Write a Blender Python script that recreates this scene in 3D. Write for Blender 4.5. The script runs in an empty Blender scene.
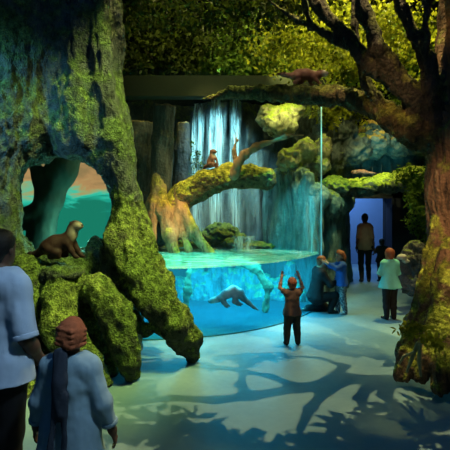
import bpy, math, random
import numpy as np
from mathutils import Vector, noise, Matrix

random.seed(7)
rng = np.random.default_rng(7)
col = bpy.context.scene.collection
PI = math.pi

CAM_Z, HOR, F = 2.0, 205.0, 450.0
def at(px, py, Y):
    """world point seen at picture position px,py when it stands Y metres away"""
    return ((px - 225) * Y / F, Y, CAM_Z - (py - HOR) * Y / F)

# ------------------------------------------------------------------ helpers
def link(o, parent=None):
    col.objects.link(o)
    if parent is not None:
        o.parent = parent
    return o

def tag(o, label=None, cat=None, group=None, kind=None):
    if label: o['label'] = label
    if cat: o['category'] = cat
    if group: o['group'] = group
    if kind: o['kind'] = kind
    return o

def empty(name, loc=(0, 0, 0), rotz=0):
    o = bpy.data.objects.new(name, None)
    o.location = loc
    o.rotation_euler = (0, 0, rotz)
    o.empty_display_size = 0.1
    return link(o)

def mesh_obj(name, verts, faces, m, parent=None, smooth=True, attr=None):
    me = bpy.data.meshes.new(name)
    v = np.asarray(verts, dtype=float)
    me.from_pydata(v.tolist(), [], faces.tolist() if isinstance(faces, np.ndarray) else faces)
    if m is not None:
        me.materials.append(m)
    if smooth:
        me.shade_smooth()
    if attr is not None:
        for an, av in attr.items():
            a = me.attributes.new(an, 'FLOAT', 'POINT')
            a.data.foreach_set('value', np.asarray(av, dtype=np.float32))
    me.update()
    return link(bpy.data.objects.new(name, me), parent)

# ---- implicit surfaces -------------------------------------------------
def R3(rx=0, ry=0, rz=0):
    return np.array(Matrix.Rotation(rz, 3, 'Z') @ Matrix.Rotation(ry, 3, 'Y') @ Matrix.Rotation(rx, 3, 'X'))

def cap(a, b, ra, rb=None, flat=1.0, k=None):
    return dict(t='c', a=np.array(a, float), b=np.array(b, float), ra=ra, rb=ra if rb is None else rb, flat=flat, k=k)

def chain(pts, flat=1.0, k=None):
    """pts: (x,y,z,r) list -> capsules"""
    return [cap(p[:3], q[:3], p[3], q[3], flat, k) for p, q in zip(pts[:-1], pts[1:])]

def ell(c, r, rot=None, k=None):
    return dict(t='e', c=np.array(c, float), r=np.array(r, float), rot=rot, k=k)

def prim_box(p, pad):
    if p['t'] == 'c':
        r = max(p['ra'], p['rb']) + pad
        return np.minimum(p['a'], p['b']) - r, np.maximum(p['a'], p['b']) + r
    r = max(p['r']) + pad
    return p['c'] - r, p['c'] + r

def prim_dist(p, X, Y, Z):
    d = prim_raw(p, X, Y, Z)
    for c, n_ in p.get('clip', ()):
        d = np.maximum(d, (X - c[0]) * n_[0] + (Y - c[1]) * n_[1] + (Z - c[2]) * n_[2])
    return d

def prim_raw(p, X, Y, Z):
    if p['t'] == 'c':
        a, b = p['a'], p['b']
        f = p['flat']
        d = b - a
        dd = max(float(d[0]**2 + (d[1]*f)**2 + d[2]**2), 1e-9)
        px, py, pz = X - a[0], (Y - a[1]) * f, Z - a[2]
        t = np.clip((px * d[0] + py * d[1] * f + pz * d[2]) / dd, 0, 1)
        q = np.sqrt((px - t * d[0])**2 + (py - t * d[1] * f)**2 + (pz - t * d[2])**2)
        return q - (p['ra'] + t * (p['rb'] - p['ra']))
    c, r, m = p['c'], p['r'], p['rot']
    px, py, pz = X - c[0], Y - c[1], Z - c[2]
    if m is not None:
        px, py, pz = (m[0, 0]*px + m[1, 0]*py + m[2, 0]*pz, m[0, 1]*px + m[1, 1]*py + m[2, 1]*pz, m[0, 2]*px + m[1, 2]*py + m[2, 2]*pz)
    k0 = np.sqrt((px/r[0])**2 + (py/r[1])**2 + (pz/r[2])**2)
    k1 = np.sqrt((px/r[0]**2)**2 + (py/r[1]**2)**2 + (pz/r[2]**2)**2) + 1e-9
    return k0 * (k0 - 1.0) / k1

def smin(a, b, k):
    h = np.maximum(k - np.abs(a - b), 0) / k
    return np.minimum(a, b) - h * h * k * 0.25

EDGES = [((0,0,0),(1,0,0)),((0,1,0),(1,1,0)),((0,0,1),(1,0,1)),((0,1,1),(1,1,1)),
         ((0,0,0),(0,1,0)),((1,0,0),(1,1,0)),((0,0,1),(0,1,1)),((1,0,1),(1,1,1)),
         ((0,0,0),(0,0,1)),((1,0,0),(1,0,1)),((0,1,0),(0,1,1)),((1,1,0),(1,1,1))]

def surface_nets(D, org, h):
    s = D < 0
    nx, ny, nz = D.shape
    cnt = np.zeros((nx-1, ny-1, nz-1), np.int8)
    for i in (0, 1):
        for j in (0, 1):
            for k in (0, 1):
                cnt += s[i:nx-1+i, j:ny-1+j, k:nz-1+k]
    mask = (cnt > 0) & (cnt < 8)
    I, J, K = np.nonzero(mask)
    acc = np.zeros((len(I), 3)); n = np.zeros(len(I))
    for c0, c1 in EDGES:
        a = D[I+c0[0], J+c0[1], K+c0[2]]; b = D[I+c1[0], J+c1[1], K+c1[2]]
        x = (a < 0) != (b < 0)
        t = np.where(x, a / np.where(a == b, 1, a - b), 0)
        for ax in range(3):
            acc[:, ax] += np.where(x, c0[ax] + t * (c1[ax] - c0[ax]), 0)
        n += x
    idx = np.full(mask.shape, -1, np.int64); idx[I, J, K] = np.arange(len(I))
    cells = np.stack([I, J, K], 1)
    V = (acc / n[:, None] + cells) * h + np.array(org)
    Q = []
    for ax in range(3):
        u, w = (ax + 1) % 3, (ax + 2) % 3
        sl0 = [slice(None)] * 3; sl1 = [slice(None)] * 3
        sl0[ax] = slice(0, -1); sl1[ax] = slice(1, None)
        A, B = s[tuple(sl0)], s[tuple(sl1)]
        E = np.argwhere(A != B)
        ok = (E[:, u] >= 1) & (E[:, w] >= 1) & (E[:, u] < D.shape[u]-1) & (E[:, w] < D.shape[w]-1)
        E = E[ok]
        ins = A[E[:, 0], E[:, 1], E[:, 2]]
        def cell(du, dw):
            q = E.copy(); q[:, u] += du; q[:, w] += dw
            return idx[q[:, 0], q[:, 1], q[:, 2]]
        q = np.stack([cell(-1, -1), cell(0, -1), cell(0, 0), cell(-1, 0)], 1)
        q[~ins] = q[~ins][:, ::-1]
        Q.append(q)
    Q = np.concatenate(Q)
    Q = Q[(Q >= 0).all(1)]
    return V, Q, cells

def field(groups, h, k=0.05, cuts=(), pad=None, lo=None, hi=None):
    """groups: list of prim lists. returns D, id grid, origin"""
    allp = [p for g in groups for p in g]
    pad = pad or (k + 3 * h)
    bl = np.min([prim_box(p, pad)[0] for p in allp], 0)
    bh = np.max([prim_box(p, pad)[1] for p in allp], 0)
    if lo is not None: bl = np.maximum(bl, lo)
    if hi is not None: bh = np.minimum(bh, hi)
    n = np.maximum(np.ceil((bh - bl) / h).astype(int) + 1, 2)
    ax = [(bl[i] + h * np.arange(n[i])).astype(np.float32) for i in range(3)]
    D = np.full(n, 9.0, np.float32); best = np.full(n, 9.0, np.float32); gid = np.zeros(n, np.int16)
    for gi, g in enumerate(groups):
        for p in g:
            kk = p['k'] or k
            b0, b1 = prim_box(p, kk + 3 * h)
            i0 = np.clip(np.floor((b0 - bl) / h).astype(int), 0, n); i1 = np.clip(np.ceil((b1 - bl) / h).astype(int) + 1, 0, n)
            if (i1 <= i0).any(): continue
            S = tuple(slice(i0[q], i1[q]) for q in range(3))
            X = ax[0][S[0]][:, None, None]; Y = ax[1][S[1]][None, :, None]; Z = ax[2][S[2]][None, None, :]
            d = prim_dist(p, X, Y, Z).astype(np.float32)
            D[S] = smin(D[S], d, kk)
            better = d < best[S]
            gid[S] = np.where(better, gi, gid[S]); best[S] = np.minimum(best[S], d)
    X = ax[0][:, None, None]; Y = ax[1][None, :, None]; Z = ax[2][None, None, :]
    for c in cuts:
        D = c(D, X, Y, Z).astype(np.float32)
    # close at the border
    for q in range(3):
        for e in (0, -1):
            sl = [slice(None)] * 3; sl[q] = e
            D[tuple(sl)] = np.maximum(D[tuple(sl)], 0.5 * h)
    return D, gid, bl

def fbm(P, scale, octs=3, sx=(1, 1, 1), seed=0.0):
    o = Vector((seed * 3.1, seed * 7.7, seed))
    out = np.empty(len(P))
    fr = noise.fractal
    for i, p in enumerate(P):
        out[i] = fr(Vector((p[0]*scale*sx[0], p[1]*scale*sx[1], p[2]*scale*sx[2])) + o, 1.0, 2.0, octs)
    return out

def grad_at(D, cells, h):
    I, J, K = cells.T
    I1 = np.minimum(I+1, D.shape[0]-1); J1 = np.minimum(J+1, D.shape[1]-1); K1 = np.minimum(K+1, D.shape[2]-1)
    g = np.stack([D[I1, J, K]-D[I, J, K], D[I, J1, K]-D[I, J, K], D[I, J, K1]-D[I, J, K]], 1)
    g = np.clip(g, -5*h, 5*h)
    return g / (np.linalg.norm(g, axis=1)[:, None] + 1e-9)

def organic(groups, h, k=0.05, cuts=(), disp=(), lo=None, hi=None, smooth_it=0):
    D, gid, org = field(groups, h, k, cuts, lo=lo, hi=hi)
    V, Q, cells = surface_nets(D, org, h)
    if smooth_it:
        V = relax(V, Q, smooth_it)
    if cuts:                                  # drop loose crumbs left by the cuts
        lab = np.arange(len(V))
        while True:
            m_ = lab[Q].min(1); new = lab.copy()
            for a in range(4): np.minimum.at(new, Q[:, a], m_)
            new = new[new]; new = new[new]
            if (new == lab).all(): break
            lab = new
        cnt = np.bincount(lab, minlength=len(V))
        keep = cnt[lab] > .02 * len(V)
        Q = Q[keep[Q[:, 0]]]
        used, inv = np.unique(Q, return_inverse=True)
        V, cells, Q = V[used], cells[used], inv.reshape(Q.shape)
    N = grad_at(D, cells, h)
    if smooth_it:
        N = relax(N, Q, 2); N /= np.linalg.norm(N, axis=1)[:, None] + 1e-9
    off = np.zeros(len(V))
    for (amp, scale, octs, sx, seed) in disp:
        f_ = fbm(V, scale, octs, sx, seed)
        off += amp * f_ if amp > 0 else amp * (np.abs(f_) * 2.2 - .35)
    V = V + N * off[:, None]
    g = gid[cells[:, 0], cells[:, 1], cells[:, 2]]
    return V, Q, g

def relax(V, Q, it):
    for _ in range(it):
        acc = np.zeros_like(V); n = np.zeros(len(V))
        for a in range(4):
            i, j = Q[:, a], Q[:, (a+1) % 4]
            for ax in range(V.shape[1]):
                acc[:, ax] += np.bincount(i, V[j, ax], len(V)) + np.bincount(j, V[i, ax], len(V))
            n += np.bincount(i, minlength=len(V)) + np.bincount(j, minlength=len(V))
        V = 0.4 * V + 0.6 * acc / np.maximum(n, 1)[:, None]
    return V

def split_parts(V, Q, g, names, mats, root, loc):
    """hand each group of faces to its own part"""
    fg = g[Q[:, 0]]
    V = V - np.array(loc)
    out = []
    for gi, nm in enumerate(names):
        q = Q[fg == gi]
        if len(q) == 0: continue
        used, inv = np.unique(q, return_inverse=True)
        out.append(mesh_obj(nm, V[used], inv.reshape(q.shape), mats[gi], root))
    return out

def solid(name, prims, m, parent=None, h=0.02, k=0.03, cuts=(), disp=(), smooth_it=0, loc=(0, 0, 0), attr=None):
    V, Q, g = organic([prims], h, k, cuts, disp, smooth_it=smooth_it)
    V = V - np.array(loc)
    o = mesh_obj(name, V, Q, m, parent, attr=attr(V) if attr else None)
    if parent is None:
        o.location = loc
    return o

def box_mesh(x0, x1, y0, y1, z0, z1):
    v = [(x, y, z) for x in (x0, x1) for y in (y0, y1) for z in (z0, z1)]
    f = [(0, 1, 3, 2), (4, 6, 7, 5), (0, 4, 5, 1), (2, 3, 7, 6), (0, 2, 6, 4), (1, 5, 7, 3)]
    return v, f

def merge(parts):
    V, Fc = [], []
    for v, f in parts:
        n = len(V); V += list(v); Fc += [tuple(i + n for i in q) for q in f]
    return V, Fc

# ------------------------------------------------------------------ materials
class NT:
    def __init__(s, name):
        s.m = bpy.data.materials.new(name); s.m.use_nodes = True
        s.t = s.m.node_tree; s.t.nodes.clear()
        s.out = s.n('ShaderNodeOutputMaterial')
    def n(s, typ, **kw):
        nd = s.t.nodes.new(typ)
        for k, v in kw.items():
            if k.startswith('i_'):
                nd.inputs[k[2:].replace('_', ' ')].default_value = v
            else:
                setattr(nd, k, v)
        return nd
    def l(s, a, b): s.t.links.new(a, b)
    def coord(s, scale=(1, 1, 1), kind='Object'):
        tc = s.n('ShaderNodeTexCoord'); mp = s.n('ShaderNodeMapping')
        mp.inputs['Scale'].default_value = scale
        s.l(tc.outputs[kind], mp.inputs['Vector']); return mp.outputs['Vector']
    def noise(s, vec, scale=5, detail=4, rough=0.6, dist=0.0):
        nd = s.n('ShaderNodeTexNoise'); nd.inputs['Scale'].default_value = scale; nd.inputs['Detail'].default_value = detail
        nd.inputs['Roughness'].default_value = rough; nd.inputs['Distortion'].default_value = dist
        s.l(vec, nd.inputs['Vector']); return nd.outputs['Fac']
    def voro(s, vec, scale=5, feature='F1'):
        nd = s.n('ShaderNodeTexVoronoi'); nd.feature = feature; nd.inputs['Scale'].default_value = scale
        s.l(vec, nd.inputs['Vector']); return nd.outputs['Distance']
    def ramp(s, fac, stops):
        nd = s.n('ShaderNodeValToRGB'); e = nd.color_ramp.elements
        while len(e) < len(stops): e.new(0.5)
        for el, (p, c) in zip(e, stops):
            el.position = p; el.color = c if len(c) == 4 else (*c, 1)
        s.l(fac, nd.inputs['Fac']); return nd.outputs['Color']
    def mix(s, fac, a, b, blend='MIX'):
        nd = s.n('ShaderNodeMix', data_type='RGBA', blend_type=blend)
        for sock, val in ((nd.inputs[0], fac), (nd.inputs[6], a), (nd.inputs[7], b)):
            if hasattr(val, 'is_linked'): s.l(val, sock)
            elif isinstance(val, (int, float)): sock.default_value = val
            else: sock.default_value = (*val, 1) if len(val) == 3 else val
        return nd.outputs[2]
    def math(s, op, a, b=0.5, c=None):
        nd = s.n('ShaderNodeMath', operation=op)
        for sock, val in zip(nd.inputs, (a, b, c)):
            if val is None: continue
            if hasattr(val, 'is_linked'): s.l(val, sock)
            else: sock.default_value = val
        return nd.outputs[0]
    def bump(s, h, strength=0.5, dist=0.02):
        nd = s.n('ShaderNodeBump'); nd.inputs['Strength'].default_value = strength; nd.inputs['Distance'].default_value = dist
        s.l(h, nd.inputs['Height']); return nd.outputs['Normal']
    def bsdf(s, color, rough=0.8, normal=None, **kw):
        b = s.n('ShaderNodeBsdfPrincipled')
        if hasattr(color, 'is_linked'): s.l(color, b.inputs['Base Color'])
        else: b.inputs['Base Color'].default_value = (*color, 1)
        if hasattr(rough, 'is_linked'): s.l(rough, b.inputs['Roughness'])
        else: b.inputs['Roughness'].default_value = rough
        if normal is not None: s.l(normal, b.inputs['Normal'])
        for k, v in kw.items():
            b.inputs[k.replace('_', ' ')].default_value = v
        return b.outputs[0]
    def done(s, sh, vol=None):
        s.l(sh, s.out.inputs['Surface'])
        if vol is not None: s.l(vol, s.out.inputs['Volume'])
        return s.m
    def upness(s):
        g = s.n('ShaderNodeNewGeometry'); x = s.n('ShaderNodeSeparateXYZ'); s.l(g.outputs['Normal'], x.inputs[0]); return x.outputs['Z']

def moss_mat(name, bark=((.03, .022, .015), (.12, .085, .05)), moss=((.03, .07, .008), (.22, .33, .03)), cover=0.5, stretch=0.25, fine=26, bumpy=0.9, rough=0.85, up=0.45, foot=0):
    t = NT(name)
    v = t.coord(); vs = t.coord((1, 1, stretch))
    grain = t.noise(vs, 9, 6, .7)
    fine_n = t.noise(v, fine, 5, .75)
    cells = t.voro(v, fine * 1.2)
    bcol = t.ramp(grain, [(.3, bark[0]), (.7, bark[1])])
    clump = t.noise(v, fine * .28, 3, .6)
    mv = t.math('ADD', t.math('MULTIPLY', fine_n, .55), t.math('MULTIPLY', clump, .45))
    mcol = t.ramp(mv, [(.36, tuple(x * .45 for x in moss[0])), (.50, tuple(.45 * x + .55 * y for x, y in zip(*moss))), (.62, tuple(min(1, x * 1.55) for x in moss[1]))])  # moss tones widened to paint in highlights and dark shading
    big = t.noise(v, 2.3, 4, .65)
    f = t.math('ADD', t.math('MULTIPLY', t.upness(), up), big)
    if foot:      # moss creeps up from the ground
        sp = t.n('ShaderNodeSeparateXYZ'); t.l(v, sp.inputs[0])
        f = t.math('ADD', f, t.math('MULTIPLY', t.math('MAXIMUM', t.math('SUBTRACT', foot, sp.outputs['Z']), 0.0), .22 / foot))
    fac = t.ramp(f, [(max(0.0, 0.62 - cover * .5), (0, 0, 0)), (max(.05, 0.80 - cover * .5), (1, 1, 1))])
    c = t.mix(fac, bcol, mcol)
    c = t.mix(t.ramp(grain, [(.28, (1, 1, 1)), (.45, (0, 0, 0))]), c, t.mix(.75, c, (.004, .006, .006)))
    hgt = t.math('ADD', t.math('MULTIPLY_ADD', clump, 1.6, t.math('MULTIPLY', grain, 1.6)), t.math('ADD', t.math('MULTIPLY', fine_n, .7), t.math('MULTIPLY', cells, -.5)))
    return t.done(t.bsdf(c, rough, t.bump(hgt, bumpy, .05), Specular_IOR_Level=.3))

def rock_mat(name, a=(.03, .045, .045), b=(.14, .17, .15), moss=((.05, .09, .01), (.28, .36, .04)), cover=0.3, streak=0.5, wet=0.45):
    t = NT(name)
    v = t.coord(); vs = t.coord((1, 1, streak))
    n1 = t.noise(vs, 4.5, 7, .68, .6); n2 = t.noise(v, 17, 4, .7)
    c = t.ramp(n1, [(.32, a), (.68, b)])
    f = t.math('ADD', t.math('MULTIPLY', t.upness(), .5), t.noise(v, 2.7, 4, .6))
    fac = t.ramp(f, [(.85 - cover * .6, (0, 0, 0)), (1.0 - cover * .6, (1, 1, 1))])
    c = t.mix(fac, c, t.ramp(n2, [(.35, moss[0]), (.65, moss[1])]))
    c = t.mix(t.ramp(n1, [(.26, (1, 1, 1)), (.42, (0, 0, 0))]), c, (.006, .009, .01))
    return t.done(t.bsdf(c, 1 - wet, t.bump(t.math('ADD', n1, t.math('MULTIPLY', n2, .5)), .9, .08), Specular_IOR_Level=.4))

def plain(name, color, rough=0.8, var=0.25, scale=30, bump=0.2, spec=.3, **kw):
    t = NT(name)
    n = t.noise(t.coord(), scale, 4, .6)
    c = t.mix(t.math('MULTIPLY', n, var * 2), color, tuple(x * .35 for x in color))
    return t.done(t.bsdf(c, rough, t.bump(n, bump, .01), Specular_IOR_Level=spec, **kw))

def leaf_mat(name, a, b, trans=.5):
    t = NT(name)
    n = t.noise(t.coord(), 3.2, 4, .7)
    c = t.ramp(n, [(.36, a), (.66, b)])
    d = t.bsdf(c, .6, None, Specular_IOR_Level=.25)
    tr = t.n('ShaderNodeBsdfTranslucent'); t.l(c, tr.inputs['Color'])
    mx = t.n('ShaderNodeMixShader'); mx.inputs[0].default_value = trans
    t.l(d, mx.inputs[1]); t.l(tr.outputs[0], mx.inputs[2])
    return t.done(mx.outputs[0])

M = {}
M['bark_speckle'] = moss_mat('speckled wet bark', bark=((.016, .022, .020), (.19, .21, .17)), moss=((.02, .04, .012), (.19, .27, .07)), cover=.40, stretch=.5, fine=46, bumpy=1.0, rough=.42, up=.3)
M['root_moss'] = moss_mat('mossy root', bark=((.012, .016, .012), (.12, .12, .075)), moss=((.02, .04, .008), (.23, .31, .055)), cover=.50, stretch=.7, fine=40, bumpy=1.0)
M['bark_brown'] = moss_mat('brown bark', bark=((.025, .013, .008), (.26, .15, .08)), moss=((.05, .07, .005), (.32, .36, .04)), cover=.03, stretch=.2, fine=22, bumpy=1.0, foot=.65)
M['bark_dark'] = moss_mat('dark branch bark', bark=((.008, .007, .007), (.07, .055, .045)), moss=((.02, .03, .006), (.14, .14, .03)), cover=.2, stretch=.6, fine=22, bumpy=.9)
M['bough_bark'] = moss_mat('bough bark', bark=((.014, .010, .006), (.13, .085, .04)), moss=((.02, .03, .006), (.17, .17, .03)), cover=.25, stretch=.8, fine=20, bumpy=.9)
M['root_tan'] = moss_mat('tan and green root', bark=((.05, .03, .014), (.30, .19, .09)), moss=((.05, .08, .005), (.36, .40, .04)), cover=.34, stretch=.3, fine=24, bumpy=1.0)
M['cypress'] = moss_mat('pale smooth bark', bark=((.12, .065, .035), (.42, .26, .14)), moss=((.16, .13, .02), (.38, .30, .05)), cover=.12, stretch=.25, fine=14, bumpy=.5)  # root bark with the warm light painted into its tone
M['cypress_dark'] = moss_mat('dark blue grey bark', bark=((.012, .012, .014), (.09, .085, .09)), moss=((.05, .04, .02), (.16, .12, .06)), cover=.12, stretch=.25, fine=14, bumpy=.6)  # darker copy of the bark, painting in the unlit upper trunk
M['log'] = moss_mat('log bark', bark=((.03, .018, .01), (.22, .13, .06)), moss=((.07, .08, .008), (.48, .42, .05)), cover=.30, stretch=1.2, fine=18, bumpy=1.0, up=.8)
M['deadwood'] = plain('dead wood', (.34, .20, .12), .8, .4, 14, .4)
M['aerial_root'] = plain('pale aerial root', (.42, .40, .20), .8, .4, 18, .4)
M['cliff'] = rock_mat('wet dark cliff', (.012, .018, .02), (.085, .11, .11), cover=.08, streak=.35)
M['flowstone'] = rock_mat('teal flowstone', (.02, .05, .055), (.16, .27, .26), cover=.12, streak=.12, wet=.5)
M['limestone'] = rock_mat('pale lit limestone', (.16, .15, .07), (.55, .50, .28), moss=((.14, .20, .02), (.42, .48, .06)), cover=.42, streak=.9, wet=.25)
M['ledge'] = rock_mat('mossy ledge rock', (.03, .05, .045), (.17, .19, .14), moss=((.10, .16, .01), (.42, .50, .05)), cover=.66, streak=.5, wet=.3)
M['overhang'] = rock_mat('overhang rock', (.03, .05, .05), (.20, .26, .24), moss=((.25, .17, .03), (.55, .42, .10)), cover=.42, streak=.9, wet=.3)  # orange tone on upward faces paints in warm light, not moss
M['boulder'] = rock_mat('dark boulder', (.02, .02, .025), (.12, .11, .12), cover=.08, streak=1, wet=.3)
M['moss_rock'] = rock_mat('low mossy rock', (.015, .018, .015), (.08, .08, .06), moss=((.05, .07, .008), (.26, .28, .03)), cover=.52, streak=1, wet=.35)
M['tank_rock'] = rock_mat('underwater rock', (.02, .15, .16), (.20, .48, .44), moss=((.1, .3, .15), (.4, .55, .25)), cover=.32, streak=.18, wet=.3)
M['sunk_root'] = plain('sunken pale root', (.12, .20, .10), .8, .4, 12, .4)
M['pale_rock'] = plain('pale stone', (.55, .53, .5), .8, .4, 12, .4)
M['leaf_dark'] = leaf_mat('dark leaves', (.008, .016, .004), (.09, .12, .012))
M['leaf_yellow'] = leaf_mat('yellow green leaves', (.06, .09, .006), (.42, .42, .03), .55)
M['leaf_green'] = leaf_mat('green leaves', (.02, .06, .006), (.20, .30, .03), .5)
M['skin_dark'] = plain('dark skin', (.09, .045, .028), .55, .1, 20, .05)
M['skin_tan'] = plain('tan skin', (.34, .17, .10), .55, .1, 20, .05)
M['skin_light'] = plain('light skin', (.55, .30, .20), .55, .1, 20, .05)
M['hair_black'] = plain('black hair', (.008, .007, .007), .5, .3, 90, .6)
M['hair_auburn'] = plain('auburn hair', (.36, .10, .04), .5, .45, 60, .6)
M['hair_brown'] = plain('brown hair', (.14, .055, .025), .5, .45, 60, .6)
M['wrap'] = plain('rust head wrap', (.36, .10, .04), .85, .5, 34, .6)
M['scarf'] = plain('dark scarf', (.025, .035, .055), .85, .4, 30, .4)
M['shirt_white'] = plain('pale blue shirt', (.36, .46, .60), .85, .2, 9, .25)
M['tunic'] = plain('pale grey tunic', (.22, .34, .42), .85, .3, 8, .25)
M['yoke'] = plain('paler yoke cloth', (.36, .48, .54), .85, .2, 8, .2)
M['shirt_brown'] = plain('brown shirt', (.14, .075, .05), .9, .3, 14, .25)
M['trouser_olive'] = plain('dark olive trousers', (.04, .032, .022), .9, .3, 14, .25)
M['black_cloth'] = plain('black cloth', (.006, .006, .008), .85, .3, 14, .25)
M['blue_cloth'] = plain('blue top cloth', (.02, .08, .30), .85, .25, 14, .25)
M['aqua_cloth'] = plain('aqua shirt cloth', (.17, .56, .50), .85, .15, 10, .2)
M['tan_cloth'] = plain('tan shirt cloth', (.22, .14, .085), .85, .3, 12, .2)
M['shoe'] = plain('dark shoe', (.012, .012, .014), .5, .2, 20, .1)
M['shoe_pale'] = plain('pale shoe', (.35, .35, .36), .6, .2, 20, .1)
M['eye'] = plain('dark eye', (.01, .008, .006), .15, .0, 5, 0, .6)
M['nose'] = plain('dark nose', (.015, .01, .01), .35, .1, 20, .1)
M['mouth'] = plain('lip', (.30, .10, .08), .5, .1, 20, .05)
M['wall'] = plain('dark painted wall', (.012, .018, .02), .9, .4, 3, .3)
M['corridor'] = plain('blue corridor wall', (.20, .30, .42), .8, .2, 2, .1)
M['door_dark'] = plain('dark timber jamb', (.012, .014, .024), .7, .3, 8, .3)
M['beam'] = plain('mossy beam', (.012, .017, .006), .85, .5, 4, .4)
M['steel'] = plain('dark steel', (.05, .06, .06), .5, .2, 10, .1)

# patterned leggings
t = NT('patterned leggings'); c = t.ramp(t.noise(t.coord(), 34, 3, .6), [(.45, (.04, .045, .06)), (.6, (.24, .23, .24))]); M['leggings'] = t.done(t.bsdf(c, .9))

# floor: painted blue grey concrete
t = NT('painted floor'); v = t.coord()
n1 = t.noise(v, .8, 5, .6, .8); n2 = t.noise(v, 14, 5, .65)
c = t.ramp(n1, [(.3, (.10, .20, .25)), (.7, (.20, .31, .32))])
c = t.mix(t.math('MULTIPLY', n2, .35), c, (.10, .17, .20))
M['floor'] = t.done(t.bsdf(c, t.math('MULTIPLY_ADD', n2, .3, .35), t.bump(n2, .12, .01), Specular_IOR_Level=.35))

# fur with pale throat and painted top light driven by a vertex value
def fur(name, dark, pale):
    t = NT(name); a = t.n('ShaderNodeAttribute', attribute_name='pale')
    n = t.noise(t.coord((1, 1, 1)), 55, 4, .7)
    c = t.mix(a.outputs['Fac'], t.mix(n, dark, tuple(x * .4 for x in dark)), pale)
    return t.done(t.bsdf(c, .65, t.bump(n, .5, .01), Specular_IOR_Level=.3))
M['fur_dark'] = fur('dark brown fur', (.05, .018, .018), (.42, .34, .28))
M['fur_grey'] = fur('wet grey brown fur', (.20, .14, .14), (.75, .70, .64))
M['fur_warm'] = fur('warm brown fur', (.24, .10, .07), (.42, .34, .30))

# water body
def water_mats():
    t = NT('clear tank water')
    lw = t.n('ShaderNodeLayerWeight'); lw.inputs['Blend'].default_value = .12
    tr = t.n('ShaderNodeBsdfTransparent'); tr.inputs['Color'].default_value = (.82, .95, .97, 1)
    gl = t.n('ShaderNodeBsdfGlossy'); gl.inputs['Roughness'].default_value = .08; gl.inputs['Color'].default_value = (.7, .9, 1, 1)
    mx = t.n('ShaderNodeMixShader'); t.l(t.math('MULTIPLY', lw.outputs['Fresnel'], .08), mx.inputs[0]); t.l(tr.outputs[0], mx.inputs[1]); t.l(gl.outputs[0], mx.inputs[2])
    ab = t.n('ShaderNodeVolumeAbsorption'); ab.inputs['Color'].default_value = (.18, .78, .88, 1); ab.inputs['Density'].default_value = .75
    em = t.n('ShaderNodeEmission'); em.inputs['Color'].default_value = (.02, .30, .37, 1); em.inputs['Strength'].default_value = .26  # volume glow painted in for light scattered by the water
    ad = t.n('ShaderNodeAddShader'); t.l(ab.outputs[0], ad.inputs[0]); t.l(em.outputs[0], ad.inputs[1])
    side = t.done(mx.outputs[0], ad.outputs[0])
    t = NT('rippled water surface'); v = t.coord((1, 2.2, 1))
    n = t.noise(v, 2.2, 5, .65, 1.2); n2 = t.noise(v, 9, 3, .6, .8)
    c = t.ramp(n, [(.36, (.05, .46, .38)), (.50, (.22, .78, .66)), (.63, (.85, 1, .95))])  # pale and white patches paint caustic light onto the surface
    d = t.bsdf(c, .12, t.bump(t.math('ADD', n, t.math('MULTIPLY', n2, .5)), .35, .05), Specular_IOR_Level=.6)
    tr = t.n('ShaderNodeBsdfTransparent'); tr.inputs['Color'].default_value = (.6, .95, .92, 1)
    mx = t.n('ShaderNodeMixShader'); mx.inputs[0].default_value = .62; t.l(tr.outputs[0], mx.inputs[1]); t.l(d, mx.inputs[2])
    ab = t.n('ShaderNodeVolumeAbsorption'); ab.inputs['Color'].default_value = (.18, .78, .88, 1); ab.inputs['Density'].default_value = .45
    top = t.done(mx.outputs[0])
    return side, top
M['water'], M['water_top'] = water_mats()

t = NT('acrylic glass'); tr = t.n('ShaderNodeBsdfTransparent'); tr.inputs['Color'].default_value = (.93, .985, 1, 1)
gl = t.n('ShaderNodeBsdfGlossy'); gl.inputs['Roughness'].default_value = .03
lw = t.n('ShaderNodeLayerWeight'); lw.inputs['Blend'].default_value = .1
haze = t.n('ShaderNodeBsdfDiffuse'); haze.inputs['Color'].default_value = (.5, .8, .95, 1)
m1 = t.n('ShaderNodeMixShader'); m1.inputs[0].default_value = .003; t.l(tr.outputs[0], m1.inputs[1]); t.l(haze.outputs[0], m1.inputs[2])
m2 = t.n('ShaderNodeMixShader'); t.l(t.math('MULTIPLY', lw.outputs['Fresnel'], .05), m2.inputs[0]); t.l(m1.outputs[0], m2.inputs[1]); t.l(gl.outputs[0], m2.inputs[2])
M['glass'] = t.done(m2.outputs[0])
t = NT('polished glass edge'); M['glass_edge'] = t.done(t.bsdf((.45, .85, .95), .2, None, Emission_Color=(.3, .8, 1, 1), Emission_Strength=.10))  # faint emission paints the bright gleam along the edge

t = NT('falling water'); v = t.coord((7, 7, .55)); n = t.noise(v, 1.6, 5, .65, .3)
n2 = t.noise(t.coord((22, 22, 1.0)), 1.5, 3, .6)
at_ = t.n('ShaderNodeAttribute', attribute_name='body')
f = t.math('MULTIPLY', t.ramp(t.math('ADD', n, t.math('MULTIPLY', n2, .35)), [(.50, (0, 0, 0)), (.95, (1, 1, 1))]), at_.outputs['Fac'])
d = t.bsdf((.72, .92, .95), .3, None)
tr = t.n('ShaderNodeBsdfTransparent'); mx = t.n('ShaderNodeMixShader'); t.l(f, mx.inputs[0]); t.l(tr.outputs[0], mx.inputs[1]); t.l(d, mx.inputs[2])
M['fall'] = t.done(mx.outputs[0])

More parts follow.
